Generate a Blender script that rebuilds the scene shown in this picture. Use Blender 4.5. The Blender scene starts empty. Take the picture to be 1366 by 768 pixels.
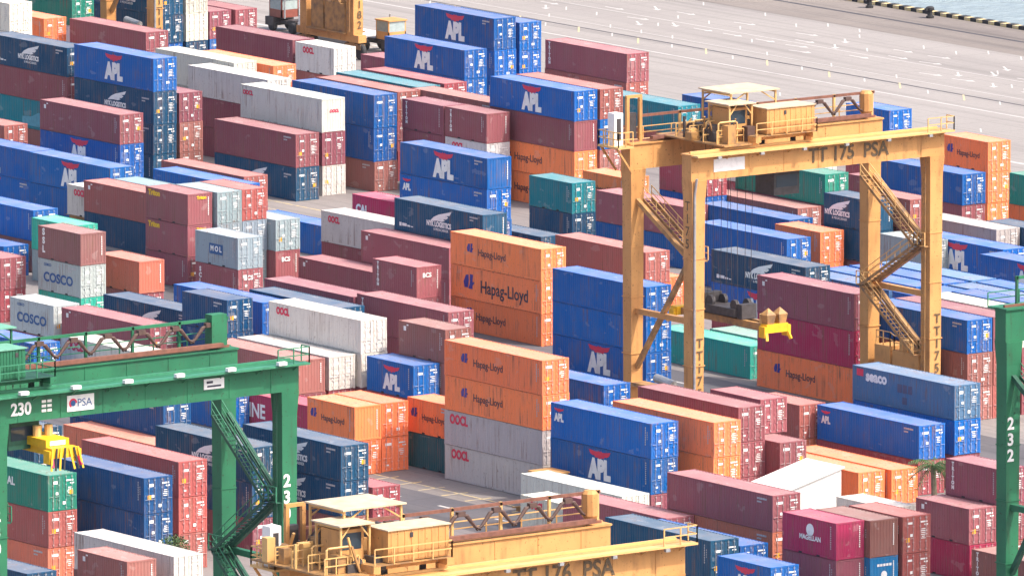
import bpy, math, random
from mathutils import Matrix, Vector
R = math.radians
random.seed(7)
scene = bpy.context.scene
COL = scene.collection
# ---------------------------------------------------------------- camera, sky, sun, exposure
cam_data = bpy.data.cameras.new('camera'); cam = bpy.data.objects.new('camera', cam_data); COL.objects.link(cam)
EL, AZ = R(8.73557), R(53.7388)
Fh = Vector((-math.sin(AZ), math.cos(AZ), 0)); Rt = Vector((math.cos(AZ), math.sin(AZ), 0))
fw = Fh*math.cos(EL) - Vector((0, 0, math.sin(EL))); up = Rt.cross(fw)
cam.matrix_world = Matrix((( Rt.x, up.x, -fw.x, 777.090), (Rt.y, up.y, -fw.y, -570.019), (Rt.z, up.z, -fw.z, 148.085), (0, 0, 0, 1)))
cam_data.sensor_width = 36.0; cam_data.lens = 36.0*15945.2/1366.0
cam_data.clip_start = 5.0; cam_data.clip_end = 20000.0
scene.camera = cam
SUN = Vector((0.54, 0.24, 0.80)).normalized()
world = bpy.data.worlds.new('World'); scene.world = world; world.use_nodes = True
wn = world.node_tree; bg = wn.nodes['Background']
sky = wn.nodes.new('ShaderNodeTexSky'); sky.sky_type = 'NISHITA'; sky.sun_disc = False
sky.sun_elevation = math.asin(SUN.z); sky.sun_rotation = math.atan2(SUN.x, SUN.y)
sky.air_density = 0.9; sky.dust_density = 5.0; sky.ozone_density = 0.6
wn.links.new(sky.outputs[0], bg.inputs[0]); bg.inputs[1].default_value = 0.15
sun_data = bpy.data.lights.new('sun', 'SUN'); sun_data.energy = 2.0; sun_data.angle = R(1.5); sun_data.color = (1.0, 0.93, 0.83)
sun = bpy.data.objects.new('sun', sun_data); COL.objects.link(sun); sun.rotation_euler = SUN.to_track_quat('Z', 'Y').to_euler()
scene.view_settings.view_transform = 'Standard'; scene.view_settings.look = 'None'
scene.view_settings.gamma = 1.0; scene.view_settings.exposure = 1.13
scene.cycles.max_bounces = 6; scene.cycles.diffuse_bounces = 3

# ---------------------------------------------------------------- materials
def new_mat(name):
    m = bpy.data.materials.new(name); m.use_nodes = True
    nt = m.node_tree; return m, nt, nt.nodes['Principled BSDF']
def N(nt, t, **kw):
    n = nt.nodes.new(t)
    for k, v in kw.items(): setattr(n, k, v)
    return n
def noise(nt, scale, detail=3, vec=None, stretch=None, coord='Object'):
    tc = N(nt, 'ShaderNodeTexCoord'); src = tc.outputs[coord]
    if stretch:
        mp = N(nt, 'ShaderNodeMapping'); mp.inputs['Scale'].default_value = stretch
        nt.links.new(src, mp.inputs[0]); src = mp.outputs[0]
    n = N(nt, 'ShaderNodeTexNoise'); n.inputs['Scale'].default_value = scale; n.inputs['Detail'].default_value = detail
    nt.links.new(src, n.inputs['Vector']); return n.outputs[0]
def ramp(nt, src, lo, hi, a=0.0, b=1.0):
    r = N(nt, 'ShaderNodeMapRange'); r.inputs[1].default_value = lo; r.inputs[2].default_value = hi
    r.inputs[3].default_value = a; r.inputs[4].default_value = b; nt.links.new(src, r.inputs[0]); return r.outputs[0]
def mixc(nt, fac, a, b, mode='MIX'):
    m = N(nt, 'ShaderNodeMix', data_type='RGBA', blend_type=mode)
    for sock, val in ((m.inputs[0], fac), (m.inputs[6], a), (m.inputs[7], b)):
        if hasattr(val, 'links'): nt.links.new(val, sock)
        else: sock.default_value = val if not isinstance(val, tuple) else (*val, 1)
    return m.outputs[2]
def mathn(nt, op, a, b):
    m = N(nt, 'ShaderNodeMath', operation=op)
    for s, v in ((m.inputs[0], a), (m.inputs[1], b)):
        if hasattr(v, 'links'): nt.links.new(v, s)
        else: s.default_value = v
    return m.outputs[0]
def paint_mat(name, dust, rough=0.5, rust=0.5, dustcol=(0.62, 0.60, 0.56)):
    """paint in the object's own colour, sun-bleached, dusty and rusty"""
    m, nt, b = new_mat(name); L = nt.links.new
    oi = N(nt, 'ShaderNodeObjectInfo')
    tc = N(nt, 'ShaderNodeTexCoord')
    off = N(nt, 'ShaderNodeVectorMath', operation='ADD'); cmb = N(nt, 'ShaderNodeCombineXYZ')
    L(mathn(nt, 'MULTIPLY', oi.outputs['Random'], 97.0), cmb.inputs[0]); L(mathn(nt, 'MULTIPLY', oi.outputs['Random'], 41.0), cmb.inputs[1])
    L(tc.outputs['Object'], off.inputs[0]); L(cmb.outputs[0], off.inputs[1])
    def nz(scale, detail, st):
        mp = N(nt, 'ShaderNodeMapping'); mp.inputs['Scale'].default_value = st; L(off.outputs[0], mp.inputs[0])
        n = N(nt, 'ShaderNodeTexNoise'); n.inputs['Scale'].default_value = scale; n.inputs['Detail'].default_value = detail
        L(mp.outputs[0], n.inputs['Vector']); return n.outputs[0]
    streak = nz(2.6, 5, (1, 1, 0.16)); blot = nz(0.55, 4, (1, 1, 1)); fine = nz(9.0, 4, (1, 1, 0.5))
    base = mixc(nt, ramp(nt, blot, 0.35, 0.8, 0.0, 0.06), oi.outputs['Color'], (0.5, 0.45, 0.42))
    base = mixc(nt, ramp(nt, streak, 0.48, 0.82, 0.0, 0.20), base, (0.22, 0.19, 0.18))
    base = mixc(nt, dust if not dust else ramp(nt, blot, 0.25, 0.8, dust*0.7, dust*1.35), base, dustcol)
    runs = nz(3.4, 3, (1.6, 1.6, 0.06)); patch = nz(1.1, 2, (0.6, 1, 1))
    base = mixc(nt, mathn(nt, 'MULTIPLY', ramp(nt, runs, 0.53, 0.70), ramp(nt, blot, 0.40, 0.60, 0.0, 0.75)), base, (0.20, 0.11, 0.08))
    base = mixc(nt, ramp(nt, patch, 0.66, 0.68, 0.0, 0.16), base, (0.55, 0.5, 0.47))
    base = mixc(nt, ramp(nt, fine, 0.63, 0.73, 0.0, rust), base, (0.16, 0.065, 0.035))
    L(base, b.inputs['Base Color']); b.inputs['Roughness'].default_value = rough
    b.inputs['Specular IOR Level'].default_value = 0.12
    return m
M = {}
M['paint'] = paint_mat('container paint', 0.012)
M['roof'] = paint_mat('container roof paint', 0.24, 0.55, 0.35, (0.50, 0.455, 0.43))
M['bar'] = paint_mat('locking bar paint', 0.30, 0.45, 0.2, (0.75, 0.75, 0.75))
def flat_mat(name, col, rough=0.6, var=0.15, metal=0.0, scale=3.0, col2=None, lo=0.35, hi=0.75, stretch=None, emit=None):
    m, nt, b = new_mat(name)
    n = noise(nt, scale, 5, stretch=stretch)
    c2 = col2 or tuple(c*(1-var*2) for c in col)
    nt.links.new(mixc(nt, ramp(nt, n, lo, hi), col, c2), b.inputs['Base Color'])
    b.inputs['Roughness'].default_value = rough; b.inputs['Metallic'].default_value = metal
    return m
M['white'] = flat_mat('white lettering paint', (0.82, 0.81, 0.79), 0.55, 0.0, scale=2.5, col2=(0.64, 0.63, 0.62), lo=0.5, hi=0.8)
M['code'] = flat_mat('faded code print', (0.52, 0.50, 0.50), 0.6, 0.2, scale=8.0)
M['ink'] = flat_mat('dark lettering paint', (0.035, 0.035, 0.06), 0.5, 0.05)
M['red'] = flat_mat('red emblem paint', (0.66, 0.03, 0.085), 0.5, 0.05)
M['hlblue'] = flat_mat('blue emblem paint', (0.03, 0.04, 0.28), 0.5, 0.05)
M['coblue'] = flat_mat('blue lettering paint', (0.02, 0.10, 0.28), 0.5, 0.05)
M['yellowtext'] = flat_mat('yellow lettering paint', (0.85, 0.50, 0.02), 0.5, 0.05)
M['sticker'] = flat_mat('orange sticker', (0.85, 0.42, 0.03), 0.5, 0.05)
M['faded'] = flat_mat('faded dark print', (0.09, 0.09, 0.16), 0.6, 0.1)
M['black'] = flat_mat('black rubber', (0.025, 0.025, 0.028), 0.8, 0.1)
M['dark'] = flat_mat('dark machinery', (0.06, 0.052, 0.055), 0.6, 0.25)
M['steel'] = flat_mat('galvanised steel', (0.42, 0.43, 0.44), 0.45, 0.15, 0.5)
def crane_mat(name, a, c2, rustcol, rust=0.75):
    m, nt, b = new_mat(name)
    big = noise(nt, 0.35, 5); st_ = noise(nt, 2.2, 5, stretch=(1, 1, 0.12)); chip = noise(nt, 5.5, 6); grease = noise(nt, 0.9, 4)
    col = mixc(nt, ramp(nt, big, 0.35, 0.7), a, c2)
    col = mixc(nt, mathn(nt, 'MULTIPLY', ramp(nt, st_, 0.5, 0.72), ramp(nt, grease, 0.4, 0.7, 0.0, rust)), col, rustcol)
    col = mixc(nt, ramp(nt, chip, 0.64, 0.70, 0.0, 0.8), col, tuple(x*0.6 for x in rustcol))
    nt.links.new(col, b.inputs['Base Color']); b.inputs['Roughness'].default_value = 0.55; b.inputs['Specular IOR Level'].default_value = 0.3
    return m
M['yellow'] = crane_mat('weathered ochre crane paint', (0.62, 0.325, 0.115), (0.50, 0.245, 0.085), (0.22, 0.10, 0.045))
M['green'] = crane_mat('weathered green crane paint', (0.028, 0.175, 0.085), (0.02, 0.13, 0.068), (0.05, 0.06, 0.04), 0.6)
M['yellowlight'] = flat_mat('pale yellow crane paint', (0.66, 0.40, 0.15), 0.5, 0.0, scale=1.2, col2=(0.55, 0.30, 0.12), lo=0.5, hi=0.85)
M['yellowdirty'] = flat_mat('grimy yellow crane paint', (0.45, 0.24, 0.08), 0.6, 0.0, scale=1.4, col2=(0.16, 0.10, 0.06), lo=0.38, hi=0.72)
M['cream'] = flat_mat('cream canopy sheet', (0.60, 0.48, 0.33), 0.6, 0.0, scale=1.3, col2=(0.44, 0.33, 0.22))
M['brightyellow'] = flat_mat('bright yellow spreader paint', (0.85, 0.48, 0.015), 0.5, 0.1)
M['greenlight'] = flat_mat('pale green crane paint', (0.04, 0.22, 0.12), 0.5, 0.15)
M['greendirty'] = flat_mat('dark green crane paint', (0.015, 0.09, 0.055), 0.6, 0.2)
M['greenroof'] = flat_mat('pale green canopy sheet', (0.15, 0.38, 0.27), 0.6, 0.1)
M['cable'] = flat_mat('brown rubber cable', (0.10, 0.055, 0.045), 0.7, 0.2)
M['rustrail'] = flat_mat('rusty rail', (0.22, 0.09, 0.06), 0.7, 0.2)
M['glass'] = flat_mat('dark cab glass', (0.03, 0.05, 0.07), 0.08, 0.05)
M['paleglass'] = flat_mat('pale cab glass', (0.35, 0.42, 0.42), 0.1, 0.1)
M['trunk'] = flat_mat('palm trunk bark', (0.22, 0.17, 0.12), 0.9, 0.2)
M['leaf'] = flat_mat('palm frond green', (0.06, 0.12, 0.03), 0.6, 0.2)
M['yardline'] = flat_mat('worn yellow ground paint', (0.62, 0.48, 0.22), 0.7, 0.1, scale=1.5, col2=(0.38, 0.34, 0.29), lo=0.45, hi=0.65)
M['whiteline'] = flat_mat('worn white ground paint', (0.46, 0.44, 0.42), 0.7, 0.1, scale=0.5, col2=(0.32, 0.30, 0.285), lo=0.52, hi=0.72)
M['yellowline'] = flat_mat('yellow ground paint', (0.52, 0.43, 0.25), 0.7, 0.1)
def ground_mat(name, a, b2, c, s1, s2, stretch):
    m, nt, b = new_mat(name)
    n1 = noise(nt, s1, 6); n2 = noise(nt, s2, 6, stretch=stretch); n3 = noise(nt, 2.2, 4)
    col = mixc(nt, ramp(nt, n1, 0.32, 0.7), a, b2)
    col = mixc(nt, ramp(nt, n2, 0.5, 0.75, 0, 0.7), col, c)
    col = mixc(nt, ramp(nt, n3, 0.5, 0.8, 0, 0.35), col, tuple(x*0.7 for x in c))
    tc = N(nt, 'ShaderNodeTexCoord'); bk = N(nt, 'ShaderNodeTexBrick'); bk.inputs['Scale'].default_value = 1.0
    bk.inputs['Brick Width'].default_value = 6.0; bk.inputs['Row Height'].default_value = 4.2; bk.inputs['Mortar Size'].default_value = 0.05; bk.offset = 0.0
    nt.links.new(tc.outputs['Object'], bk.inputs['Vector']); n4 = noise(nt, 0.5, 5, stretch=(0.035, 1.3, 1))
    col = mixc(nt, mathn(nt, 'MULTIPLY', bk.outputs['Fac'], 0.45), col, tuple(x*0.5 for x in c))
    col = mixc(nt, ramp(nt, n4, 0.52, 0.72, 0, 0.5), col, tuple(x*0.62 for x in c))
    nt.links.new(col, b.inputs['Base Color']); b.inputs['Roughness'].default_value = 0.9
    bp = N(nt, 'ShaderNodeBump'); bp.inputs['Strength'].default_value = 0.3; nt.links.new(n3, bp.inputs['Height']); nt.links.new(bp.outputs[0], b.inputs['Normal'])
    return m
M['yard'] = ground_mat('yard concrete', (0.24, 0.215, 0.20), (0.18, 0.16, 0.16), (0.14, 0.125, 0.13), 0.06, 0.12, (0.2, 1, 1))
M['asphalt'] = ground_mat('lane asphalt', (0.085, 0.082, 0.095), (0.13, 0.12, 0.125), (0.06, 0.058, 0.065), 0.08, 0.2, (0.2, 1, 1))
M['apron'] = ground_mat('apron concrete', (0.285, 0.262, 0.246), (0.252, 0.23, 0.216), (0.212, 0.192, 0.183), 0.03, 0.16, (0.10, 1, 1))
M['quay'] = ground_mat('quay edge concrete', (0.21, 0.18, 0.16), (0.17, 0.145, 0.13), (0.12, 0.10, 0.095), 0.08, 0.3, (0.15, 1, 1))
m, nt, b = new_mat('harbour water'); M['water'] = m
b.inputs['Base Color'].default_value = (0.24, 0.29, 0.30, 1); b.inputs['Roughness'].default_value = 0.25
wv = noise(nt, 0.55, 5, stretch=(1, 1, 1)); bp = N(nt, 'ShaderNodeBump'); bp.inputs['Strength'].default_value = 1.0; bp.inputs['Distance'].default_value = 0.6
nt.links.new(wv, bp.inputs['Height']); nt.links.new(bp.outputs[0], b.inputs['Normal'])

# ---------------------------------------------------------------- mesh helpers
class MB:
    def __init__(s): s.v = []; s.f = []
    def box(s, x0, x1, y0, y1, z0, z1):
        b = len(s.v); s.v += [(x, y, z) for z in (z0, z1) for y in (y0, y1) for x in (x0, x1)]
        s.f += [tuple(b+i for i in q) for q in ((0, 2, 3, 1), (4, 5, 7, 6), (0, 1, 5, 4), (2, 6, 7, 3), (0, 4, 6, 2), (1, 3, 7, 5))]; return s
    def quad(s, *pts): b = len(s.v); s.v += pts; s.f.append(tuple(range(b, b+len(pts)))); return s
    def bar(s, a, c, w, h=None):
        """rectangular bar from a to c"""
        h = h or w; a = Vector(a); c = Vector(c); d = (c-a).normalized()
        up_ = Vector((0, 0, 1)) if abs(d.z) < 0.9 else Vector((1, 0, 0))
        sx = d.cross(up_).normalized()*w/2; sy = d.cross(sx).normalized()*h/2; b = len(s.v)
        for p in (a, c): s.v += [tuple(p+sx*i+sy*j) for i, j in ((-1, -1), (1, -1), (1, 1), (-1, 1))]
        s.f += [tuple(b+i for i in q) for q in ((0, 1, 2, 3), (7, 6, 5, 4), (0, 4, 5, 1), (1, 5, 6, 2), (2, 6, 7, 3), (3, 7, 4, 0))]; return s
    def tube(s, pts, r, n=8):
        pts = [Vector(p) for p in pts]; rings = []
        for i, p in enumerate(pts):
            d = (pts[min(i+1, len(pts)-1)]-pts[max(i-1, 0)]).normalized()
            up_ = Vector((0, 0, 1)) if abs(d.z) < 0.9 else Vector((1, 0, 0))
            sx = d.cross(up_).normalized(); sy = d.cross(sx); b = len(s.v); rr = r[i] if isinstance(r, (list, tuple)) else r
            s.v += [tuple(p+(sx*math.cos(2*math.pi*k/n)+sy*math.sin(2*math.pi*k/n))*rr) for k in range(n)]; rings.append(b)
        for a, c in zip(rings, rings[1:]):
            for k in range(n): s.f.append((a+k, a+(k+1) % n, c+(k+1) % n, c+k))
        s.f.append(tuple(rings[0]+k for k in range(n))[::-1]); s.f.append(tuple(rings[-1]+k for k in range(n))); return s
    def mesh(s, name, mat):
        me = bpy.data.meshes.new(name); me.from_pydata(s.v, [], s.f); me.materials.append(mat); me.update(); return me
    def obj(s, name, mat, parent=None): return link(name, s.mesh(name, mat), parent)
def link(name, me, parent=None, loc=(0, 0, 0), color=None):
    o = bpy.data.objects.new(name, me); COL.objects.link(o); o.location = loc
    if parent: o.parent = parent
    if color: o.color = (*color, 1)
    if name in ('door_print', 'code_print', 'faded_print'): o['kind'] = 'stuff'
    return o
def empty(name, loc, rz=0): o = link(name, None, None, loc); o.empty_display_size = 0.5; o.rotation_euler = (0, 0, rz); return o
def tag(o, label, cat, group=None):
    o['label'] = label; o['category'] = cat
    if group: o['group'] = group
    return o
def struct(o): o['kind'] = 'structure'; return o
_txt = {}
def text_mesh(body, size, mat, bold=0.0, width=1.0, face='side', vertical=False, extrude=0.004, align='CENTER'):
    """lettering as a thin raised mesh; face: 'side' faces -y, 'end' faces +x"""
    key = (body, size, mat.name, bold, width, face, vertical, align)
    if key in _txt: return _txt[key]
    cu = bpy.data.curves.new('lettering', 'FONT'); cu.body = '\n'.join(body) if vertical else body
    cu.size = size; cu.extrude = extrude; cu.offset = bold; cu.align_x = align; cu.align_y = 'CENTER'; cu.resolution_u = 3
    if vertical: cu.space_line = 0.95
    ob = bpy.data.objects.new('lettering', cu); me = bpy.data.meshes.new_from_object(ob)
    bpy.data.objects.remove(ob); bpy.data.curves.remove(cu)
    mt = Matrix.Rotation(R(90), 4, 'X') @ Matrix.Diagonal((width, 1, 1, 1))
    if face == 'end': mt = Matrix.Rotation(R(90), 4, 'Z') @ mt
    me.transform(mt); me.materials.clear(); me.materials.append(mat); _txt[key] = me; return me
def poly_mesh(name, polys, mat, face='side', t=0.004):
    """flat print cut from 2D outlines (x right, y up), given a little thickness"""
    mb = MB()
    for p in polys:
        b = len(mb.v); n = len(p)
        for d in (-t, t): mb.v += [(x, d, y) for x, y in p] if face == 'side' else [(-d, x, y) for x, y in p]
        mb.f.append(tuple(b+i for i in range(n))); mb.f.append(tuple(b+n+i for i in range(n))[::-1])
        for i in range(n): j = (i+1) % n; mb.f.append((b+j, b+i, b+n+i, b+n+j))
    return mb.mesh(name, mat)
def rect(cx, cy, w, h): return [(cx-w/2, cy-h/2), (cx+w/2, cy-h/2), (cx+w/2, cy+h/2), (cx-w/2, cy+h/2)]

# ---------------------------------------------------------------- the setting
g = MB(); g.quad((-3000, -3000, 0), (3000, -3000, 0), (3000, 74, 0), (-3000, 74, 0))
struct(g.obj('ground', M['yard']))
g = MB(); g.quad((-3000, 74, 0.0), (3000, 74, 0.0), (3000, 125, 0.0), (-3000, 125, 0.0))
apron = struct(g.obj('apron', M['apron']))
g = MB(); g.box(-3000, 3000, 125, 135.1, -6, 0.0)
quay = struct(g.obj('quay', M['quay']))
g = MB(); g.quad((-3000, 135.1, -3), (3000, 135.1, -3), (3000, 3000, -3), (-3000, 3000, -3))
struct(g.obj('water', M['water']))
def strip(name, y0, y1, mat, z=0.004, x0=-400, x1=400, parent=None):
    g = MB(); g.quad((x0, y0, z), (x1, y0, z), (x1, y1, z), (x0, y1, z)); return g.obj(name, mat, parent)
for nm, a, c, mt in (('lane', -27.0, -14.6, 'asphalt'), ('lane', -70.5, -63.6, 'asphalt'), ('lane', 3.6, 8.0, 'asphalt')):
    struct(strip(nm, a, c, M[mt]))
# crane rails and long painted lines on the apron
for y, w in ((101.4, 0.30), (128.6, 0.5)): strip('crane_rail', y, y+w, M['dark'], 0.008, parent=apron)
for y, w in ((96.5, 0.25), (104.0, 0.12), (111.3, 0.12), (78.0, 0.5)): strip('painted_line', y, y+w, M['whiteline'], 0.006, parent=apron)
strip('joint_strip', 122.6, 124.9, M['quay'], 0.006, parent=apron)  # darker strip of quay concrete along the apron's outer edge
dg = lambda L_, w_: [tuple(Vector((.8*a*L_+.6*b_*w_, -.6*a*L_+.8*b_*w_, 0))) for a, b_ in ((-1, -1), (1, -1), (1, 1), (-1, 1))]
tick = MB().quad(*dg(1.2, .07)).mesh('painted_tick', M['whiteline'])
ytick = MB().quad(*dg(1.9, .09)).mesh('painted_tick', M['yellowline'])
arrow = MB()
arrow.quad((-1.5, -0.1, 0), (0.6, -0.1, 0), (0.6, 0.1, 0), (-1.5, 0.1, 0)); arrow.quad((0.6, -0.45, 0), (1.5, 0, 0), (0.6, 0.45, 0))
arrow = arrow.mesh('painted_arrow', M['whiteline'])
for i in range(40):
    x = -190+4.9*i
    link('painted_tick', ytick if i % 2 else tick, apron, (x, 100.2+(i % 3)*0.3, 0.010))
    for k, y in enumerate((88.4, 104.4, 108.8, 113.6, 119.0, 121.5)):
        if random.random() < 0.4: link('painted_tick', tick, apron, (x+3+k*1.7, y, 0.010))
    for k, y in enumerate((107.8, 109.9, 112.6, 115.8)):
        if random.random() < 0.55: o = link('painted_arrow', arrow, apron, (x+k*2.1+random.uniform(-.6, .6), y, 0.010)); o.rotation_euler.z = R(random.choice((0, 8, -30, -36)))
# yard slot lines
for v0 in (-61.9, -43.3, 9.6, 12.4):
    strip('painted_line', v0, v0+0.16, M['yardline'], 0.010, -120, 140, bpy.data.objects['ground'])
for i in range(9): 
    g = MB(); g.quad((66+2.9*i, -63.4, 0.012), (66.2+2.9*i, -63.4, 0.012), (66.2+2.9*i, -61.0, 0.012), (66+2.9*i, -61.0, 0.012)); g.obj('painted_line', M['yardline'], bpy.data.objects['ground'])
for i in range(7):
    g = MB(); x = 36+9*i; g.quad((x, -18.2, 0.012), (x+2.4, -18.2, 0.012), (x+2.4, -17.9, 0.012), (x, -17.9, 0.012)); g.obj('painted_line', M['whiteline'], bpy.data.objects['ground'])
    g = MB(); x = 60+7*i; g.quad((x, -66.2, 0.012), (x+2.2, -66.2, 0.012), (x+2.2, -65.9, 0.012), (x, -65.9, 0.012)); g.obj('painted_line', M['whiteline'], bpy.data.objects['ground'])
# banded kerb on the quay edge: each block a part of the quay
kb = MB().box(-.44, .44, 134.2, 135.05, 0.004, 0.35).mesh('kerb_block', M['black'])
ky = MB().box(-.46, .46, 134.2, 135.05, 0.004, 0.30).mesh('kerb_block', M['yardline'])
for i in range(76): link('kerb_block', kb if i % 2 else ky, quay, (-150+.92*i, 0, 0))
bo = MB(); bo.tube([(0, 0, 0), (0, 0, 0.25), (0, 0, 0.3), (0, 0, 0.85), (0, 0, 0.95), (0, 0, 1.25), (0, 0, 1.4)], [0.62, 0.62, 0.42, 0.36, 0.62, 0.68, 0.4], 14)
bo.box(-0.2, 0.2, -0.95, 0.2, 0.9, 1.2); bo = bo.mesh('mooring_bollard', M['black'])
for x, side in ((-122.6, 'left'), (-113.2, 'right')):
    bl = link('mooring_bollard', bo, None, (x, 132.6, 0)); bl.scale = (.62, .62, .8)
    tag(bl, '%s one of the two black mooring bollards on the quay edge' % side, 'bollard', 'mooring bollards')

# ---------------------------------------------------------------- shipping containers
W = 2.438; LEN = {40: 12.192, 20: 6.058}
def corr(mb, a0, a1, z0, z1, put, period=0.278, depth=0.026):
    n = max(2, round((a1-a0)/period)); p = (a1-a0)/n; xs = []
    for i in range(n):
        s = a0+i*p
        for f, d in ((0.0, 0), (0.26, 0), (0.5, depth), (0.76, depth)): xs.append((s+f*p, d))
    xs.append((a1, 0)); b = len(mb.v)
    for x, d in xs: mb.v += [put(x, d, z0), put(x, d, z1)]
    for i in range(len(xs)-1): mb.f.append((b+2*i, b+2*i+2, b+2*i+3, b+2*i+1))
CM = {}
def container_meshes(l, H):
    if (l, H) in CM: return CM[(l, H)]
    L = LEN[l]; d = {}; hx, hy = L/2, W/2
    f = MB()
    for sx in (-1, 1):
        for sy in (-1, 1):
            x0, x1 = sorted((sx*hx-sx*0.006, sx*(hx-0.17))); y0, y1 = sorted((sy*hy-sy*0.006, sy*(hy-0.13)))
            f.box(x0, x1, y0, y1, 0.118, H-0.118)
            x0, x1 = sorted((sx*hx, sx*(hx-0.19))); y0, y1 = sorted((sy*hy, sy*(hy-0.165)))
            f.box(x0, x1, y0, y1, 0.004, 0.117); f.box(x0, x1, y0, y1, H-0.117, H)
        y0, y1 = sorted((sx*(hy-0.008), sx*(hy-0.09)))
        f.box(-hx+0.18, hx-0.18, y0, y1, 0.03, 0.17); f.box(-hx+0.18, hx-0.18, y0, y1, H-0.085, H-0.012)
        x0, x1 = sorted((sx*(hx-0.008), sx*(hx-0.12)))
        f.box(x0, x1, -hy+0.16, hy-0.16, 0.03, 0.17); f.box(x0, x1, -hy+0.16, hy-0.16, H-0.12, H-0.012)
    f.box(-hx+0.12, hx-0.12, -hy+0.09, hy-0.09, 0.10, 0.15)
    d['frame'] = f.mesh('frame', M['paint'])
    s = MB(); corr(s, -hx+0.165, hx-0.165, 0.16, H-0.08, lambda x, dd, z: (x, -hy+0.014+dd, z)); d['side0'] = s.mesh('side_panel', M['paint'])
    s = MB(); corr(s, -hx+0.165, hx-0.165, 0.16, H-0.08, lambda x, dd, z: (-x, hy-0.014-dd, z)); d['side1'] = s.mesh('side_panel', M['paint'])
    s = MB(); corr(s, -hx+0.11, hx-0.11, -hy+0.08, hy-0.08, lambda x, dd, y: (x, y, H-0.02-dd), 0.36, 0.025); d['roof'] = s.mesh('roof_panel', M['roof'])
    s = MB(); corr(s, -hy+0.125, hy-0.125, 0.16, H-0.11, lambda x, dd, z: (hx-0.02-dd, x, z)); d['end'] = s.mesh('end_panel', M['paint'])
    s = MB(); corr(s, -hy+0.125, hy-0.125, 0.16, H-0.11, lambda x, dd, z: (-hx+0.02+dd, -x, z)); d['back'] = s.mesh('end_panel', M['paint'])
    dw = hy-0.135
    dr = MB(); dr.box(-0.045, 0, 0.012, dw, 0.175, H-0.125)
    for k in range(5):
        z = 0.175+(H-0.30)*(k+0.5)/5; dr.box(0.0, 0.022, 0.09, dw-0.08, z-0.13, z+0.13)
    d['door'] = dr.mesh('door', M['paint'])
    br = MB(); br.tube([(0.055, 0, 0.07), (0.055, 0, H-0.06)], 0.026, 6)
    for z in (0.22, 0.75, H-0.75, H-0.2): br.box(0.0, 0.075, -0.06, 0.06, z-0.04, z+0.04)
    br.bar((0.08, 0, 1.05), (0.08, 0.34, 1.02), 0.035)
    d['bar'] = br.mesh('locking_bar', M['bar'])
    CM[(l, H)] = d; return d
# printed markings on doors, four variants
def door_print(kind, seed):
    rnd = random.Random(seed); ps = []
    if kind == 'w':
        ps.append(rect(0.62, 2.12, 0.62, 0.11)); ps.append(rect(0.82, 1.92, 0.34, 0.09))
        for k in range(rnd.choice((4, 5, 6))): ps.append(rect(0.62+rnd.uniform(-.05, .05), 1.62-0.13*k, rnd.uniform(.25, .6), 0.055))
        ps.append(rect(-0.6, 2.02+rnd.uniform(-.1, .1), rnd.uniform(.35, .6), rnd.uniform(.14, .24)))
        if rnd.random() < .7: ps.append(rect(-0.45, 1.25, .22, .2))
        if rnd.random() < .6: ps.append(rect(0.2+rnd.uniform(-.1, .1), 0.55, .3, .22))
        if rnd.random() < .6: ps.append(rect(-0.7, .5, .25, .12))
    else: ps.append(rect(rnd.choice((-.75, .75)), rnd.uniform(.9, 1.4), .3, .32))
    return ps
DP = [poly_mesh('door_print', door_print('w', s), M['white'], 'end') for s in range(6)]
DY = [poly_mesh('hazard_sticker', door_print('y', s), M['sticker'], 'end') for s in range(4)]
SP = {}
def side_print(l, v):
    if (l, v) in SP: return SP[(l, v)]
    hx = LEN[l]/2; ps = []
    if v == 0: ps = [rect(hx-1.25, 2.22, 1.1, 0.13), rect(hx-1.55, 1.98, .5, 0.11)]
    if v == 1: ps = [rect(hx-0.72, 2.2-0.17*k, 0.09, 0.13) for k in range(8)]+[rect(hx-0.5, 1.9-0.16*k, 0.07, 0.1) for k in range(4)]
    if v == 2: ps = [rect(hx-0.62, 2.25-0.15*k, 0.10, 0.10) for k in range(11)]
    SP[(l, v)] = poly_mesh('code_print', ps, M['code']); return SP[(l, v)]
ENDLINE = poly_mesh('code_print', [rect(0.82, 2.2-0.14*k, 0.08, 0.1) for k in range(11)], M['white'], 'end')
def eagle(sc):
    pts = [(-1.4, .34), (-.75, .26), (-.3, .24), (-.1, .33), (.02, .24), (.18, .33), (.35, .24), (.8, .27), (1.4, .36), (1.22, .04), (.9, -.10), (.7, -.08), (.5, -.24), (.25, -.20), (0, -.36), (-.25, -.20), (-.5, -.24), (-.7, -.08), (-.9, -.10), (-1.22, .04)]
    return [[(x*sc, y*sc) for x, y in pts]]
EMB = {}
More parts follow.
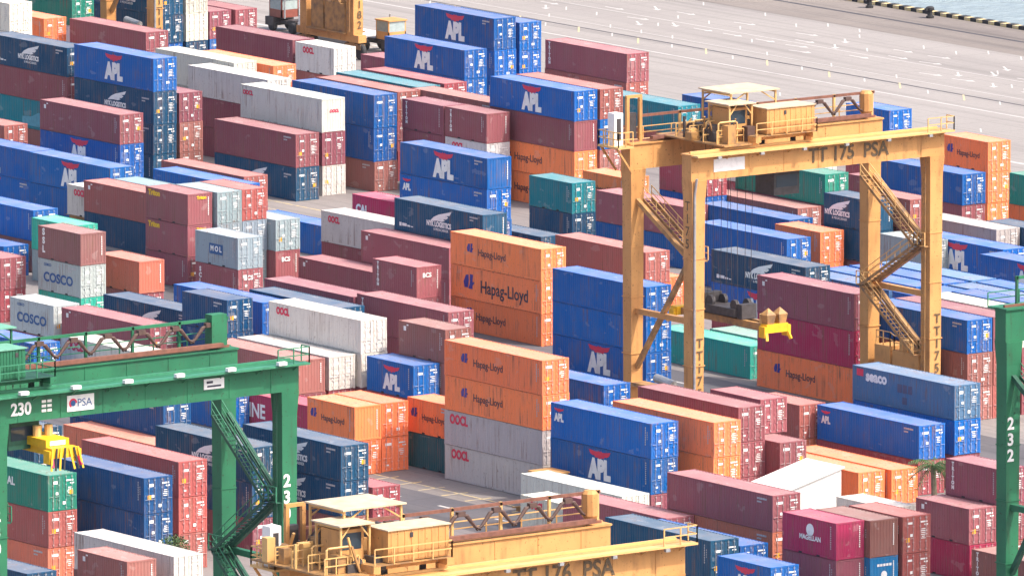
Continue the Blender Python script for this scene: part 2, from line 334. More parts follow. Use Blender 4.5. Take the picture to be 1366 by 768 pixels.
def emblems():
    EMB['eagle'] = poly_mesh('eagle_emblem', eagle(1.0), M['red']); EMB['eagle_m'] = poly_mesh('eagle_emblem', eagle(0.8), M['red']); EMB['eagle_s'] = poly_mesh('eagle_emblem', eagle(0.42), M['red'])
    EMB['wing'] = poly_mesh('wing_emblem', [[(-1.5, -.42), (-1.0, -.05), (-.3, .22), (.5, .40), (1.45, .62), (1.2, .28), (.75, .20), (1.0, .10), (.7, -.08), (.3, -.10), (.55, -.22), (.1, -.34), (-.6, -.32)]], M['white'])
    def hl(s): return [[(x*s, y*s) for x, y in q] for q in ([(-.62, -.5), (-.2, -.5), (-.05, .1), (-.12, .55), (-.45, .5), (-.75, -.05)], [(-.1, -.55), (.45, -.55), (.42, -.3), (.7, -.02), (.42, .05), (.5, .6), (.08, .6), (.1, 0)])]
    EMB['hl'] = poly_mesh('ship_emblem', hl(0.62), M['hlblue']); EMB['hlb'] = poly_mesh('ship_emblem', hl(1.05), M['hlblue'])
    EMB['molbox'] = poly_mesh('sign_panel', [rect(0, 0, 1.9, .85)], M['coblue'])
    EMB['disc'] = poly_mesh('round_emblem', [[(.42*math.cos(a*math.pi/9), .42*math.sin(a*math.pi/9)) for a in range(18)]], M['white'])
    EMB['sq'] = poly_mesh('square_emblem', [rect(0, 0, .75, .5)], M['red'])
    EMB['patch'] = poly_mesh('pale_patch', [[(-3, -.6), (3, -.6), (3, .5), (1.4, .8), (.4, .55), (-.6, .6), (-1.6, .2), (-3, .1)]], flat_mat('pale blue patch', (0.10, 0.36, 0.45)))
    EMB['edisc'] = poly_mesh('round_emblem', [[(.26*math.cos(a*math.pi/8), .26*math.sin(a*math.pi/8)) for a in range(16)]], M['white'], 'end')
    EMB['fade3'] = poly_mesh('faded_print', [rect(-.6+.62*k, 0, .5, .62) for k in range(3)], M['faded']); EMB['fade1'] = poly_mesh('faded_print', [rect(0, 0, .55, .5)], M['faded'])
    EMB['nyline'] = poly_mesh('code_print', [rect(-.75, 0, .3, .3), rect(-.2, 0, .62, .24), rect(.4, -.04, .4, .14), rect(.85, -.06, .3, .08)], M['white'])
    EMB['eline'] = poly_mesh('code_print', [rect(-.5+.26*k, 0, .2, .17) for k in range(5)], M['white'], 'end')
    EMB['vdash'] = poly_mesh('code_print', [rect(0, 0, .3, .34), rect(.35, .28, .22, .1)], M['white'])
emblems()
TXT = lambda s, size, mat, **k: text_mesh(s, size, M[mat], **k)
def marks(code, l, H, rnd):
    """list of (part name, mesh, (x, z) on the side) for the near side, and (.., (y, z)) on the end"""
    hx = LEN[l]/2; S = []; E = []
    if code == 'apl':
        S += [('lettering', TXT('APL', 2.0, 'white', bold=0.15, width=0.80), (0.0, H*.37)), ('emblem', EMB['eagle'], (0.0, H*.80))]
        if l == 20: S = [('lettering', TXT('APL', 1.6, 'white', bold=0.12, width=0.80), (0.1, H*.36)), ('emblem', EMB['eagle_m'], (0.1, H*.76))]
    elif code == 'apls': S += [('lettering', TXT('APL', 0.75, 'white', bold=0.05, width=0.85), (-hx+.95, H*.60)), ('emblem', EMB['eagle_s'], (-hx+.95, H*.82))]
    elif code == 'nyk':
        x = 0.1 if l == 40 else -1.2
        S += [('emblem', EMB['wing'], (x+.3, H*.66)), ('lettering', TXT('NYK LOGISTICS', 0.58, 'white', bold=0.03, width=0.82), (x, H*.42)), ('lettering', TXT('& MEGACARRIER', 0.30, 'white', width=.9), (x+.3, H*.26))]
        if l == 40: S += [('code_print', side_print(l, 0), (0, 0)), ('code_print', EMB['nyline'], (-hx+1.6, .55))]
    elif code in ('hl', 'hls'):
        k = 1 if l == 40 else .82
        S += [('emblem', EMB['hl'], (-hx+(2.6 if l == 40 else .9), H*.60)), ('lettering', TXT('Hapag-Lloyd', .80*k, 'ink', bold=.006, width=.95), (-hx+(5.5 if l == 40 else 3.3), H*.50))]
    elif code == 'hlb': S += [('emblem', EMB['hlb'], (-hx+2.5, H*.55)), ('lettering', TXT('Hapag-Lloyd', 1.45, 'ink', bold=.02, width=.92), (-hx+7.2, H*.44))]
    elif code in ('oocl', 'ooclb', 'ooclg'): S += [('lettering', TXT('OOCL', .72 if code == 'oocl' else .95, 'red', bold=.045, width=.82), (-hx+1.9, H*.76))]
    elif code == 'oocls': S += [('lettering', TXT('OOCL', .55, 'red', bold=.03), (-hx+1.2, H*.78))]; E += [('lettering', TXT('OOCL', .34, 'red', face='end', bold=.02), (0.1, H*.62))]
    elif code == 'cosco': S += [('lettering', TXT('COSCO', 1.05, 'coblue', bold=.035, width=1.15), (-.1, H*.44)), ('lettering', TXT('COSCO', .3, 'coblue', bold=.01), (-1.6, H*.83))]
    elif code == 'mol': S += [('sign_panel', EMB['molbox'], (0, H*.52)), ('lettering', TXT('M O L', .62, 'white', bold=.03), (0, H*.52))]
    elif code == 'ssl': S += [('lettering', TXT('SSL', .78, 'white', bold=.04, vertical=True), (-hx+.75, H*.56))]
    elif code == 'ssm': S += [('lettering', TXT('SCL', .5, 'white', bold=.03, vertical=True), (-hx+.7, H*.6))]; E += [('lettering', TXT('BCS', .5, 'white', face='end', bold=.02), (-.2, H*.72))]
    elif code == 'tri': S += [('lettering', TXT('Triton', .62, 'yellowtext', bold=.035, width=1.05), (-hx+1.25, H*.84))]; E += [('lettering', TXT('Triton', .36, 'yellowtext', face='end', bold=.02), (.15, H*.86))]
    elif code in ('mv', 'brv', 'bexv'): S += [('lettering', TXT('TRITON', .36, 'white', bold=.03, vertical=True), (-hx+.75, H*.56))]
    elif code == 'cai': S += [('lettering', TXT('CAI', .95, 'white', bold=.05), (-hx+1.2, H*.55))]
    elif code == 'kl': S += [('lettering', TXT('"K" LINE', 1.5, 'white', bold=.04, width=.95), (-3.0, H*.5))]
    elif code == 'seaco': S += [('emblem', EMB['sq'], (-hx+.95, H*.83)), ('lettering', TXT('seaco', 1.05, 'white', bold=.05), (-hx+2.9, H*.76)), ('faded_print', EMB['fade3'], (.2, H*.60)), ('faded_print', EMB['fade1'], (.2, H*.26))]
    elif code == 'mag': S += [('emblem', EMB['disc'], (0, H*.68)), ('lettering', TXT('MAGELLAN', .46, 'white', bold=.015), (0, H*.46))]
    elif code == 'tb': E += [('code_print', EMB['eline'], (0, H*.78)), ('emblem', EMB['edisc'], (0, H*.52))]
    elif code == 'tx': S += [('emblem', EMB['patch'], (2.2, H*.35))]
    elif code == 'mc': S += [('code_print', EMB['vdash'], (-hx+.8, H*.80))]
    elif code == 'gnl': S += [('lettering', TXT('AL', .85, 'white', bold=.03), (hx-4.7, H*.62))]
    if code == 'bex': E += [('lettering', TXT('BCS', .5, 'white', face='end', bold=.02), (-.2, H*.72))]
    if code == 'bexv': E += [('lettering', TXT('BCS', .5, 'white', face='end', bold=.02), (-.2, H*.72))]
    return S, E
C_ = dict(maroon=(0.30, 0.090, 0.108), brick=(0.42, 0.105, 0.095), crimson=(0.45, 0.030, 0.100), brown=(0.27, 0.115, 0.105), blue=(0.0, 0.112, 0.41), navy=(0.003, 0.066, 0.150),
  darkblue=(0.002, 0.066, 0.20), orange=(0.97, 0.235, 0.085), ivory=(0.69, 0.65, 0.595), grey=(0.30, 0.37, 0.42), teal=(0.004, 0.19, 0.24), green=(0.012, 0.24, 0.17), turquoise=(0.03, 0.44, 0.34),
  salmon=(0.62, 0.18, 0.11), slate=(0.065, 0.150, 0.28), deepgreen=(0.008, 0.10, 0.12), paleteal=(0.18, 0.34, 0.38), paleblue=(0.06, 0.17, 0.36), greygreen=(0.20, 0.36, 0.31), skyblue=(0.005, 0.16, 0.36), greywhite=(0.50, 0.475, 0.455), coscogrey=(0.45, 0.49, 0.53))
TY = {'m': ('maroon', ''), 'mc': ('maroon', 'small white code'), 'mv': ('maroon', 'white vertical lettering'), 'r': ('brick', ''), 'c': ('crimson', ''), 'br': ('brown', ''), 'brv': ('brown', 'white vertical lettering'),
  'b': ('blue', ''), 'apl': ('blue', 'white lettering and red eagle'), 'apls': ('blue', 'small white corner lettering'), 'nyk': ('navy', 'white wing emblem'), 'nb': ('navy', ''), 'dk': ('darkblue', ''),
  'o': ('orange', ''), 'hl': ('orange', 'ship emblem'), 'hls': ('orange', 'dark lettering'), 'hlb': ('orange', 'oversized dark lettering'), 'w': ('ivory', ''), 'oocl': ('ivory', 'red lettering'), 'ooclb': ('ivory', 'red lettering'), 'ooclg': ('greywhite', 'red lettering'), 'wg': ('greywhite', ''), 'oocls': ('ivory', 'small red lettering'),
  'g': ('grey', ''), 'gw': ('greywhite', ''), 'cosco': ('coscogrey', 'blue lettering'), 'mol': ('grey', 'blue sign panel'), 'ssl': ('brown', 'white vertical lettering'), 'ssm': ('maroon', 'white vertical lettering'), 'tri': ('maroon', 'yellow lettering'),
  'bex': ('maroon', 'white end lettering'), 'bexv': ('maroon', 'white lettering'), 'cai': ('crimson', 'white lettering'), 'kl': ('crimson', 'large white lettering'), 'seaco': ('slate', 'white lettering'), 'mag': ('crimson', 'round white emblem'),
  'tb': ('skyblue', 'round white end emblem'), 't': ('teal', ''), 'tx': ('teal', 'pale patch'), 'gn': ('green', ''), 'gnl': ('green', 'white lettering'), 'dg': ('deepgreen', ''), 'tg': ('turquoise', ''), 's': ('salmon', ''), 'pt': ('paleteal', ''), 'pb': ('paleblue', ''), 'gg': ('greygreen', '')}
CNAME = {'brick': 'brick-red', 'darkblue': 'dark blue', 'deepgreen': 'deep green', 'paleteal': 'pale teal', 'paleblue': 'pale blue', 'greygreen': 'grey-green', 'skyblue': 'sky-blue', 'greywhite': 'pale grey', 'slate': 'slate blue', 'coscogrey': 'light grey'}
pocket = MB().box(-0.18, 0.18, -0.004, 0.02, 0.035, 0.15).mesh('fork_pocket', M['black'])  # black block for the open fork pocket, shade of the hole painted in
GROUP = 'shipping containers stacked in the yard'
def make_container(x, y, z, l, H, code, solid, label, rnd):
    d = container_meshes(l, H); cn = TY[code][0]; L = LEN[l]
    j = rnd.uniform(-.16, .12); j2 = rnd.uniform(-.03, .03)
    hue = rnd.choice(((1, 1, 1), (1, 1, 1), (1.22, 1.25, .90), (.88, .85, .98), (1.12, 1.45, 1.05), (1.18, .80, .85))) if cn == 'maroon' and code in ('m', 'mc', 'mv') else (1+rnd.uniform(-.06, .06), 1+rnd.uniform(-.05, .05), 1+rnd.uniform(-.07, .05))
    col = tuple(min(.98, max(0.0, c*(1+j)*h_)) for c, h_ in zip(C_[cn], hue))
    root = empty('shipping_container', (x, y, z)); tag(root, label, 'container', GROUP)
    for nm, key in (('frame', 'frame'), ('side_panel', 'side0'), ('side_panel', 'side1'), ('roof_panel', 'roof'), ('end_panel', 'back')): link(nm, d[key], root, (0, 0, 0), col)
    if solid:
        link('end_panel', d['end'], root, (0, 0, 0), col); link('code_print', ENDLINE, root, (L/2+.002, 0, H-2.59))
    else:
        for s in (1, -1):
            dr = link('door', d['door'], root, (L/2-0.03, 0, 0), col)
            if s < 0: dr.scale.y = -1
            for yy in (0.30, 0.80): link('locking_bar', d['bar'], dr, (0, yy, 0), col)
        link('door_print', rnd.choice(DP), root, (L/2+.0, 0, (H-2.59)*.6))
        if rnd.random() < .35: link('hazard_sticker', rnd.choice(DY), root, (L/2+.001, 0, 0))
    S, E = marks(code, l, H, rnd)
    yo = -W/2+.004
    sc = rnd.uniform(.93, 1.05); jx = rnd.uniform(-.12, .12)
    for nm, me, (px, pz) in S:
        o = link(nm, me, root, (px+(jx if nm != 'code_print' else 0), yo-(.009 if code == 'mol' and nm == 'lettering' else 0), pz))
        if nm in ('lettering', 'emblem'): o.scale = (sc, 1, sc)
    for nm, me, (py, pz) in E: link(nm, me, root, (L/2+.006, py, pz))
    if code not in ('nyk',) and rnd.random() < .6: link('code_print', side_print(l, rnd.choice((0, 1, 1, 2))), root, (0, yo, H-2.59))
    if l == 20:
        for xx in (-1.0, 1.0): link('fork_pocket', pocket, root, (xx, -W/2+.001, 0))
    return root
STACKS = [
  (-107.56,23.00,40,'w w m m','in the extreme top left corner',0.00),
  (-113.46,30.67,40,'o m b','right of the cream top-left corner stack',0.00),
  (-100.19,32.79,40,'m b m','just behind the tall blue top-left tower',0.00),
  (-124.03,40.91,40,'gn w m','at the top edge left of crane 182',0.00),
  (-125.00,51.50,40,'nyk nb b','beside the left leg of crane 182',0.00),
  (-125.00,54.30,40,'w w nb','second row under yellow crane 182',0.00),
  (-125.03,57.01,40,'m apl','third row under yellow crane 182',0.00),
  (-124.74,59.67,40,'m r','fourth row under yellow crane 182',0.00),
  (-104.11,51.58,40,'m m','below crane 182, left of small white box',0.00),
  (-97.24,51.34,20,'oocl m','below the right leg of crane 182',0.00),
  (-80.67,51.15,40,'m m','behind the pair of blue stacks, top centre',0.00),
  (-73.46,48.64,40,'apl b b','top centre, front of two blue stacks',0.00),
  (-85.59,60.77,40,'^apl ^b b','top centre, touching the upper picture edge',0.00),
  (-85.68,63.69,40,'b b b','top centre, backmost row beside the apron',0.00),
  (-63.04,58.80,40,'mv m m','alone against the pale quay apron',0.00),
  (-56.82,34.37,40,'m b m','row right of the pale teal roof',0.00),
  (-56.35,31.19,40,'t m b','between two maroon roofs, upper centre',0.00),
  (-54.86,27.96,40,'m m m','row right behind the doubled blue stack',0.00),
  (-50.73,22.50,40,'^b ^b m','right of the ivory box, upper centre',0.00),
  (-51.36,17.49,40,'^oocls/s ^m w','beside the open lane, upper left centre',0.00),
  (-45.32,25.95,20,'mv m m','left of two short boxes, upper centre',0.00),
  (-39.19,26.05,20,'mv/s oocl m','right of two short boxes, upper centre',0.00),
  (-44.09,30.47,40,'m m m','behind two short boxes, upper centre',0.00),
  (-3.14,21.93,20,'m b m',"short, between crane 175's left legs",0.00),
  (0.27,17.36,40,'m b',"pinkish roof between crane 175's left legs",0.00),
  (-7.29,8.33,40,'nb','low, left of the short teal stack',0.00),
  (-50.07,13.81,40,'^m ^nyk','at the edge of the upper open lane',0.00),
  (-77.00,26.17,40,'^w wg m','behind the ivory box, upper left',0.00),
  (-74.98,28.99,40,'o o m','between grey-white and ivory boxes, upper left',0.00),
  (-67.88,23.38,40,'w m m','under the orange box end, upper left',0.00),
  (-65.45,12.38,40,'m m m','right of the tall blue top-left tower',0.00),
  (-65.48,9.64,40,'^apl ^nyk nyk nb','in the tall blue top-left tower',0.00),
  (-79.60,10.23,40,'nyk m tx m','left neighbour of tall blue top-left tower',0.00),
  (-57.22,0.50,40,'mc apl b','in front of the tall blue tower',0.00),
  (-46.25,-8.05,40,'apl b','left side, light blue roof in front',0.00),
  (-58.51,-7.81,40,'apl apl','at the left edge below the navy stack',0.00),
  (-72.94,-0.84,40,'m m','peeking in at the upper left edge',0.00),
  (-29.74,-26.93,40,'b m','left edge, above the short vertical-lettered box',0.00),
  (-42.10,-11.10,20,'oocl','on a trailer, left, behind maroon box',1.32),
  (-29.57,-13.75,40,'mc nb','left, in front of ivory box',0.00),
  (-15.09,-21.71,20,'tri/s tri/s m','short stack with yellow lettering, left',0.00),
  (-14.63,-19.08,20,'g g m','right of the yellow-lettered short stack',0.00),
  (-14.73,-16.52,20,'r g g','second right of yellow-lettered short stack',0.00),
  (-35.45,-1.88,40,'m m','rear of two roofs below the open lane',0.00),
  (-31.76,-5.21,40,'b m','blue roof behind the short grey stacks',0.00),
  (-28.85,-11.24,40,'pt m','pale teal roof behind yellow-lettered stack',0.00),
  (-7.18,-22.25,20,'mol ssm','short stack bearing the blue square sign',0.00),
  (-13.61,-14.01,20,'g bex/s','short stack right of blue square sign',0.00),
  (-20.63,-2.70,40,'b','left of the ivory box, centre left',0.00),
  (-3.86,-7.70,40,'oocl m','centre left, below the open lane',0.00),
  (7.26,-11.60,40,'mc m','centre, left of the orange tower top',0.00),
  (2.05,-14.11,40,'mc','centre left, behind short maroon box',0.00),
  (14.06,-19.71,20,'bexv/s m','short stack left of the orange tower',0.00),
  (-16.04,-0.19,20,'cai m','between open lane and navy winged box',0.00),
  (8.40,-9.09,40,'nyk/s nb m','just above the orange tower',0.00),
  (-2.66,-0.55,40,'apl/s apls b m','above the navy winged box, centre',0.00),
  (-30.62,31.75,40,'m b m m','row behind blue box, left of crane 175',0.00),
  (-30.87,29.24,40,'apl m/s hls hl',"left of crane 175's white cabinet",0.00),
  (-16.11,18.05,20,'t nb','short stack left of crane 175 leg',0.00),
  (-15.81,23.42,20,'hls m',"directly behind crane 175's far left leg",0.00),
  (18.51,-0.30,40,'m o',"passing behind crane 175's left legs",0.00),
  (16.50,2.73,40,'o','orange roof right of the orange tower',0.00),
  (46.62,-21.33,40,'b b apl','right neighbour of orange tower at crane 175',0.00),
  (26.05,-16.22,40,'hl hlb hl','in the orange tower at picture centre',0.00),
  (35.95,-32.53,40,'^mv m','below the short maroon stack, centre',0.00),
  (23.69,-32.75,40,'m m','behind the long ivory box, centre left',0.00),
  (54.65,-46.34,20,'mc m m','short stack left of orange-grey tower',0.00),
  (83.89,-58.74,40,'hl hl ooclg ooclg','in the orange-over-grey tower, lower centre',0.00),
  (98.67,-59.95,40,'apls apl m','right of the orange-over-grey tower',0.00),
  (82.73,-52.36,40,'b b m','behind orange-over-grey tower, right side',0.00),
  (100.85,-55.97,40,'o o m','right behind the lower-centre blue stack',0.00),
  (96.63,-50.52,40,'m m m',"in front of crane 175's left legs",0.00),
  (94.68,-47.03,20,'m','short box on maroon stack by crane 175',5.18),
  (98.36,-48.01,40,'m m','under the short box near crane 175',0.00),
  (85.90,-36.60,20,'mc s','left of the slate blue box, right',0.00),
  (98.43,-35.26,40,'apls m','in front of the slate blue box',0.00),
  (98.15,-31.69,40,'seaco b m',"in front of crane 175's right legs",0.00),
  (99.99,-42.00,40,'o','nearer of two low orange boxes, right',0.00),
  (100.37,-39.32,40,'o','farther of two low orange boxes, right',0.00),
  (112.98,-49.53,20,'w','low white roof left of the short stack',0.00),
  (139.57,-74.82,20,'mag/s m/s m','front row of short boxes, bottom right',0.00),
  (140.16,-72.32,20,'br/s tb/s m','second row of short boxes, bottom right',0.00),
  (140.27,-69.56,20,'r r m','third row of short boxes, bottom right',0.00),
  (128.62,-54.48,20,'mc c','short stack left of green post 232',0.00),
  (128.81,-51.98,20,'mv m m','short stack behind green post 232',0.00),
  (135.88,-55.23,20,'brv','bottom right corner behind green post',0.00),
  (139.06,-80.09,20,'apl b','at the bottom edge right of crane 176',0.00),
  (131.06,-79.15,40,'^nb ^nb',"right beside crane 176's girder end",0.00),
  (131.00,-76.59,40,'b b','behind the navy box by crane 176',0.00),
  (128.00,-71.47,40,'m s m','right of crane 176, lower right',0.00),
  (119.09,-73.98,40,'m m','pink roof just above crane 176',0.00),
  (104.00,-66.56,40,'w','on a trailer in the lower lane',1.32),
  (105.10,-71.88,20,'oocl','short, on a trailer above crane 176',1.32),
  (111.29,-110.50,40,'w m','bottom left, below green crane 230',0.00),
  (111.11,-114.23,20,'mc/s m','bottom left, before the ivory box',0.00),
  (96.29,-102.60,40,'dk dk m','navy pair under green crane 230',0.00),
  (92.04,-96.75,40,'r r m',"left of green crane 230's far leg",0.00),
  (91.42,-107.43,40,'gnl r s','under the striped spreader, lower left',0.00),
  (110.95,-122.36,40,'nb m','bottom left corner',0.00),
  (74.19,-97.00,40,'nb w m','behind the striped spreader, lower left',0.00),
  (72.81,-85.23,40,'s m','behind the brick-red stack, lower left',0.00),
  (69.90,-82.72,40,'dk dk m','behind the sign board of crane 230',0.00),
  (90.13,-89.05,40,'nyk nb m','behind the far leg of crane 230',0.00),
  (93.29,-83.54,40,'nyk nyk m','behind the near leg of crane 230',0.00),
  (52.55,-56.94,40,'kl',"behind the top of crane 230's leg",0.00),
  (44.12,-59.45,40,'b',"under crane 230's girder, blue doors",0.00),
  (46.94,-54.43,40,'m/s m','above the right end of crane 230',0.00),
  (46.77,-51.51,40,'w m',"two rows right of crane 230's end",0.00),
  (47.12,-48.80,40,'oocl w m','centre left, three high',0.00),
  (54.03,-48.90,20,'apl m','short, left of the orange-grey tower',0.00),
  (67.03,-63.61,20,'hl/s o','front short orange stack, lower centre',0.00),
  (66.87,-61.03,20,'o o','rear short orange stack, lower centre',0.00),
  (71.45,-57.60,20,'hl dg','behind grey boxes of orange-grey tower',0.00),
  (84.17,-74.24,20,'m','low box in the lower open lane',0.00),
  (-2.22,-40.98,20,'ssl/s cosco tg','short stack with vertical lettering, left',0.00),
  (13.49,-54.25,20,'cosco m','left edge above green crane 230',0.00),
  (26.64,-54.15,40,'mc m','right of grey-white box, above crane 230',0.00),
  (24.55,-45.12,40,'c',"behind green crane 230's hanging cables",0.00),
  (38.07,-61.96,40,'ooclb w',"behind crane 230's festoon cables",0.00),
  (28.39,-66.13,40,'b b',"behind crane 230's trolley roof",0.00),
  (-1.43,-35.92,20,'s/s m','right of vertical-lettered short stack, left',0.00),
  (22.93,-47.62,40,'nyk m','navy roof above green crane 230',0.00),
  (33.00,-51.30,20,'dk dk m','short, left of the long ivory box',0.00),
  (21.88,-40.22,40,'b m','blue roof behind the long ivory box',0.00),
  (27.59,-36.96,40,'nb m','grey-blue roof behind long ivory box',0.00),
  (-9.45,-43.86,40,'m m','left edge, maroon doors only',0.00),
  (-29.00,-30.41,40,'b','left edge, blue roof above maroon doors',0.00),
  (-20.72,-29.18,20,'tg g','green roof behind vertical-lettered stack',0.00),
  (6.54,27.18,40,'gn m b',"green box under crane 175's girder",0.00),
  (6.51,24.44,40,'m b','below the green box under crane 175',0.00),
  (11.22,19.86,40,'b m',"blue roof seen between crane 175's legs",0.00),
  (18.08,17.75,20,'o o',"short orange stack between crane 175's legs",0.00),
  (19.59,13.21,40,'b b','left of short orange stack, crane 175',0.00),
  (45.97,-5.24,40,'nyk apl m',"winged navy box between crane 175's legs",0.00),
  (63.64,-14.21,40,'^mc ^c ^hl',"three-colour stack between crane 175's legs",0.00),
  (20.59,20.91,20,'nyk/s nb m',"behind crane 175's far right leg",0.00),
  (22.06,23.90,20,'m m m',"between crane 175's two right legs",0.00),
  (27.21,21.35,20,'g m',"grey box between crane 175's right legs",0.00),
  (34.33,23.85,40,'apl m',"right of crane 175's near right leg",0.00),
  (47.00,20.96,40,'apl m','cut by the right edge, below others',0.00),
  (25.44,30.19,40,'gw m','light grey, right of crane 175',0.00),
  (33.10,32.70,40,'nb m','navy, cut by the right edge',0.00),
  (13.23,36.30,40,'b m m','upper right, below the orange stack',0.00),
  (-0.39,49.84,20,'hl o o','upper right orange stack by the apron',0.00),
  (26.71,40.15,40,'gn o m','green, cut by the right edge',0.00),
  (5.08,40.09,40,'m m',"maroon roof behind crane 175's right legs",0.00),
  (-20.45,55.04,20,'b b m',"above crane 175's girder lettering",0.00),
  (-48.34,53.48,40,'t m',"behind crane 175's far girder, left",0.00),
  (-57.22,69.79,40,'b',"behind crane 175's trolley",0.00),
  (-12.13,40.40,40,'w m','pale box behind green box, crane 175',0.00),
  (48.65,-12.74,40,'tg','turquoise, on the lane at crane 175',0.00),
  (51.76,-9.76,40,'gg','grey-green roof behind the turquoise box',0.00),
  (74.42,-11.70,40,'b m m',"right of crane 175's near right leg low",0.00),
  (45.67,3.22,40,'pb b','first of four blue roofs, far bay, right of crane',0.00),
  (58.37,3.22,40,'b m','first of four blue roofs, near bay, right of crane',0.00),
  (45.67,6.00,40,'b m','second of four blue roofs, far bay, right of crane',0.00),
  (58.37,6.00,40,'b m','second of four blue roofs, near bay, right of crane',0.00),
  (45.67,8.78,40,'b m','third of four blue roofs, far bay, right of crane',0.00),
  (58.37,8.78,40,'pb b','third of four blue roofs, near bay, right of crane',0.00),
  (45.67,11.56,40,'pb b','fourth of four blue roofs, far bay, right of crane',0.00),
  (58.37,11.56,40,'b m','fourth of four blue roofs, near bay, right of crane',0.00),
  (74.40,-9.14,40,'m m m','first row behind blue box, right of crane 175',0.00),
  (74.40,-6.34,40,'w m m','second row behind blue box, right of crane 175',0.00),
  (74.40,-3.54,40,'b m m','third row behind blue box, right of crane 175',0.00),
]

LETTER = {1: [''], 2: ['upper', 'lower'], 3: ['top', 'middle', 'bottom'], 4: ['top', 'second', 'third', 'bottom']}
seen = set()
for u, v, l, types, where, base in STACKS:
    tl = types.split(); hs = [2.896 if t[0] == '^' else 2.591 for t in tl]; z = base+sum(hs)
    rnd = random.Random(int(u*131+v*17)); du = dv = 0
    for i, (t, h) in enumerate(zip(tl, hs)):
        code = t.strip('^').split('/')[0]; solid = '/s' in t; z -= h
        cn, mk = TY[code]; size = 'long' if l == 40 else 'short'
        parts = [LETTER[len(tl)][i], CNAME.get(cn, cn)]+([size] if size not in where.split()[0] else [])+['container']+(['with '+mk] if mk else [])
        lab = ' '.join(p for p in parts if p)+', '+where
        if len(lab.split()) > 16: lab = ' '.join(p for p in parts if p and p != size)+', '+where
        if len(lab.split()) > 16: lab = ' '.join(p for p in parts if p and p != size and not p.startswith('with'))+', '+where
        if lab in seen: print('DUP', lab)
        seen.add(lab)
        make_container(u-LEN[l]/2+rnd.uniform(-.05, .05), v+W/2+rnd.uniform(-.03, .03), z, l, h, code, solid, lab, rnd)
# ---------------------------------------------------------------- rubber-tyred gantry cranes
wheel_me = None
def wheel_mesh():
    global wheel_me
    if not wheel_me:
        w = MB(); n = 18; prof = [(0.30, -0.22), (0.62, -0.25), (0.75, -0.17), (0.78, 0), (0.75, 0.17), (0.62, 0.25), (0.30, 0.22)]
        for r, y in prof: w.v += [(r*math.cos(2*math.pi*k/n), y, r*math.sin(2*math.pi*k/n)) for k in range(n)]
        for i in range(len(prof)-1):
            for k in range(n): w.f.append((i*n+k, i*n+(k+1) % n, (i+1)*n+(k+1) % n, (i+1)*n+k))
        w.f.append(tuple(range(n))); w.f.append(tuple(range((len(prof)-1)*n, len(prof)*n))[::-1]); wheel_me = w.mesh('tyre', M['black'])
    return wheel_me
def rails(mb, pts, h=1.05, step=1.6, r=0.035):
    """handrail along a polyline"""
    for a, c in zip(pts, pts[1:]):
        a = Vector(a); c = Vector(c); n = max(1, round((c-a).length/step))
        for k in range(n+1): p = a.lerp(c, k/n); mb.bar(p, p+Vector((0, 0, h)), r*2)
        for hh in (h, h*.52): mb.bar(a+Vector((0, 0, hh)), c+Vector((0, 0, hh)), r*1.8)
    return mb
def stair(a, c, w, mats, parent, out):
    """open stair flight from a up/down to c, treads and two stringers, with handrail"""
    a = Vector(a); c = Vector(c); s = MB(); o = Vector((0, out, 0))
    s.bar(a, c, 0.06, 0.22); s.bar(a+o*w, c+o*w, 0.06, 0.22); n = max(3, int(abs(c.z-a.z)/0.24))
    for k in range(n+1): p = a.lerp(c, k/n); x0, x1 = p.x-.13, p.x+.13; y0, y1 = sorted((p.y, p.y+out*w)); s.box(x0, x1, y0, y1, p.z-.02, p.z+.02)
    st = s.obj('stair', mats['dirty'], parent)
    h = MB()
    for q in (0, w):
        h.bar(a+o*q+Vector((0, 0, 1)), c+o*q+Vector((0, 0, 1)), 0.05); h.bar(a+o*q+Vector((0, 0, .5)), c+o*q+Vector((0, 0, .5)), 0.04)
        for k in range(5): p = a.lerp(c, k/4)+o*q; h.bar(p, p+Vector((0, 0, 1)), 0.045)
    h.obj('handrail', mats['light'], st)
def y_ok(yt, ye): return yt-5.6 > -ye-1.5
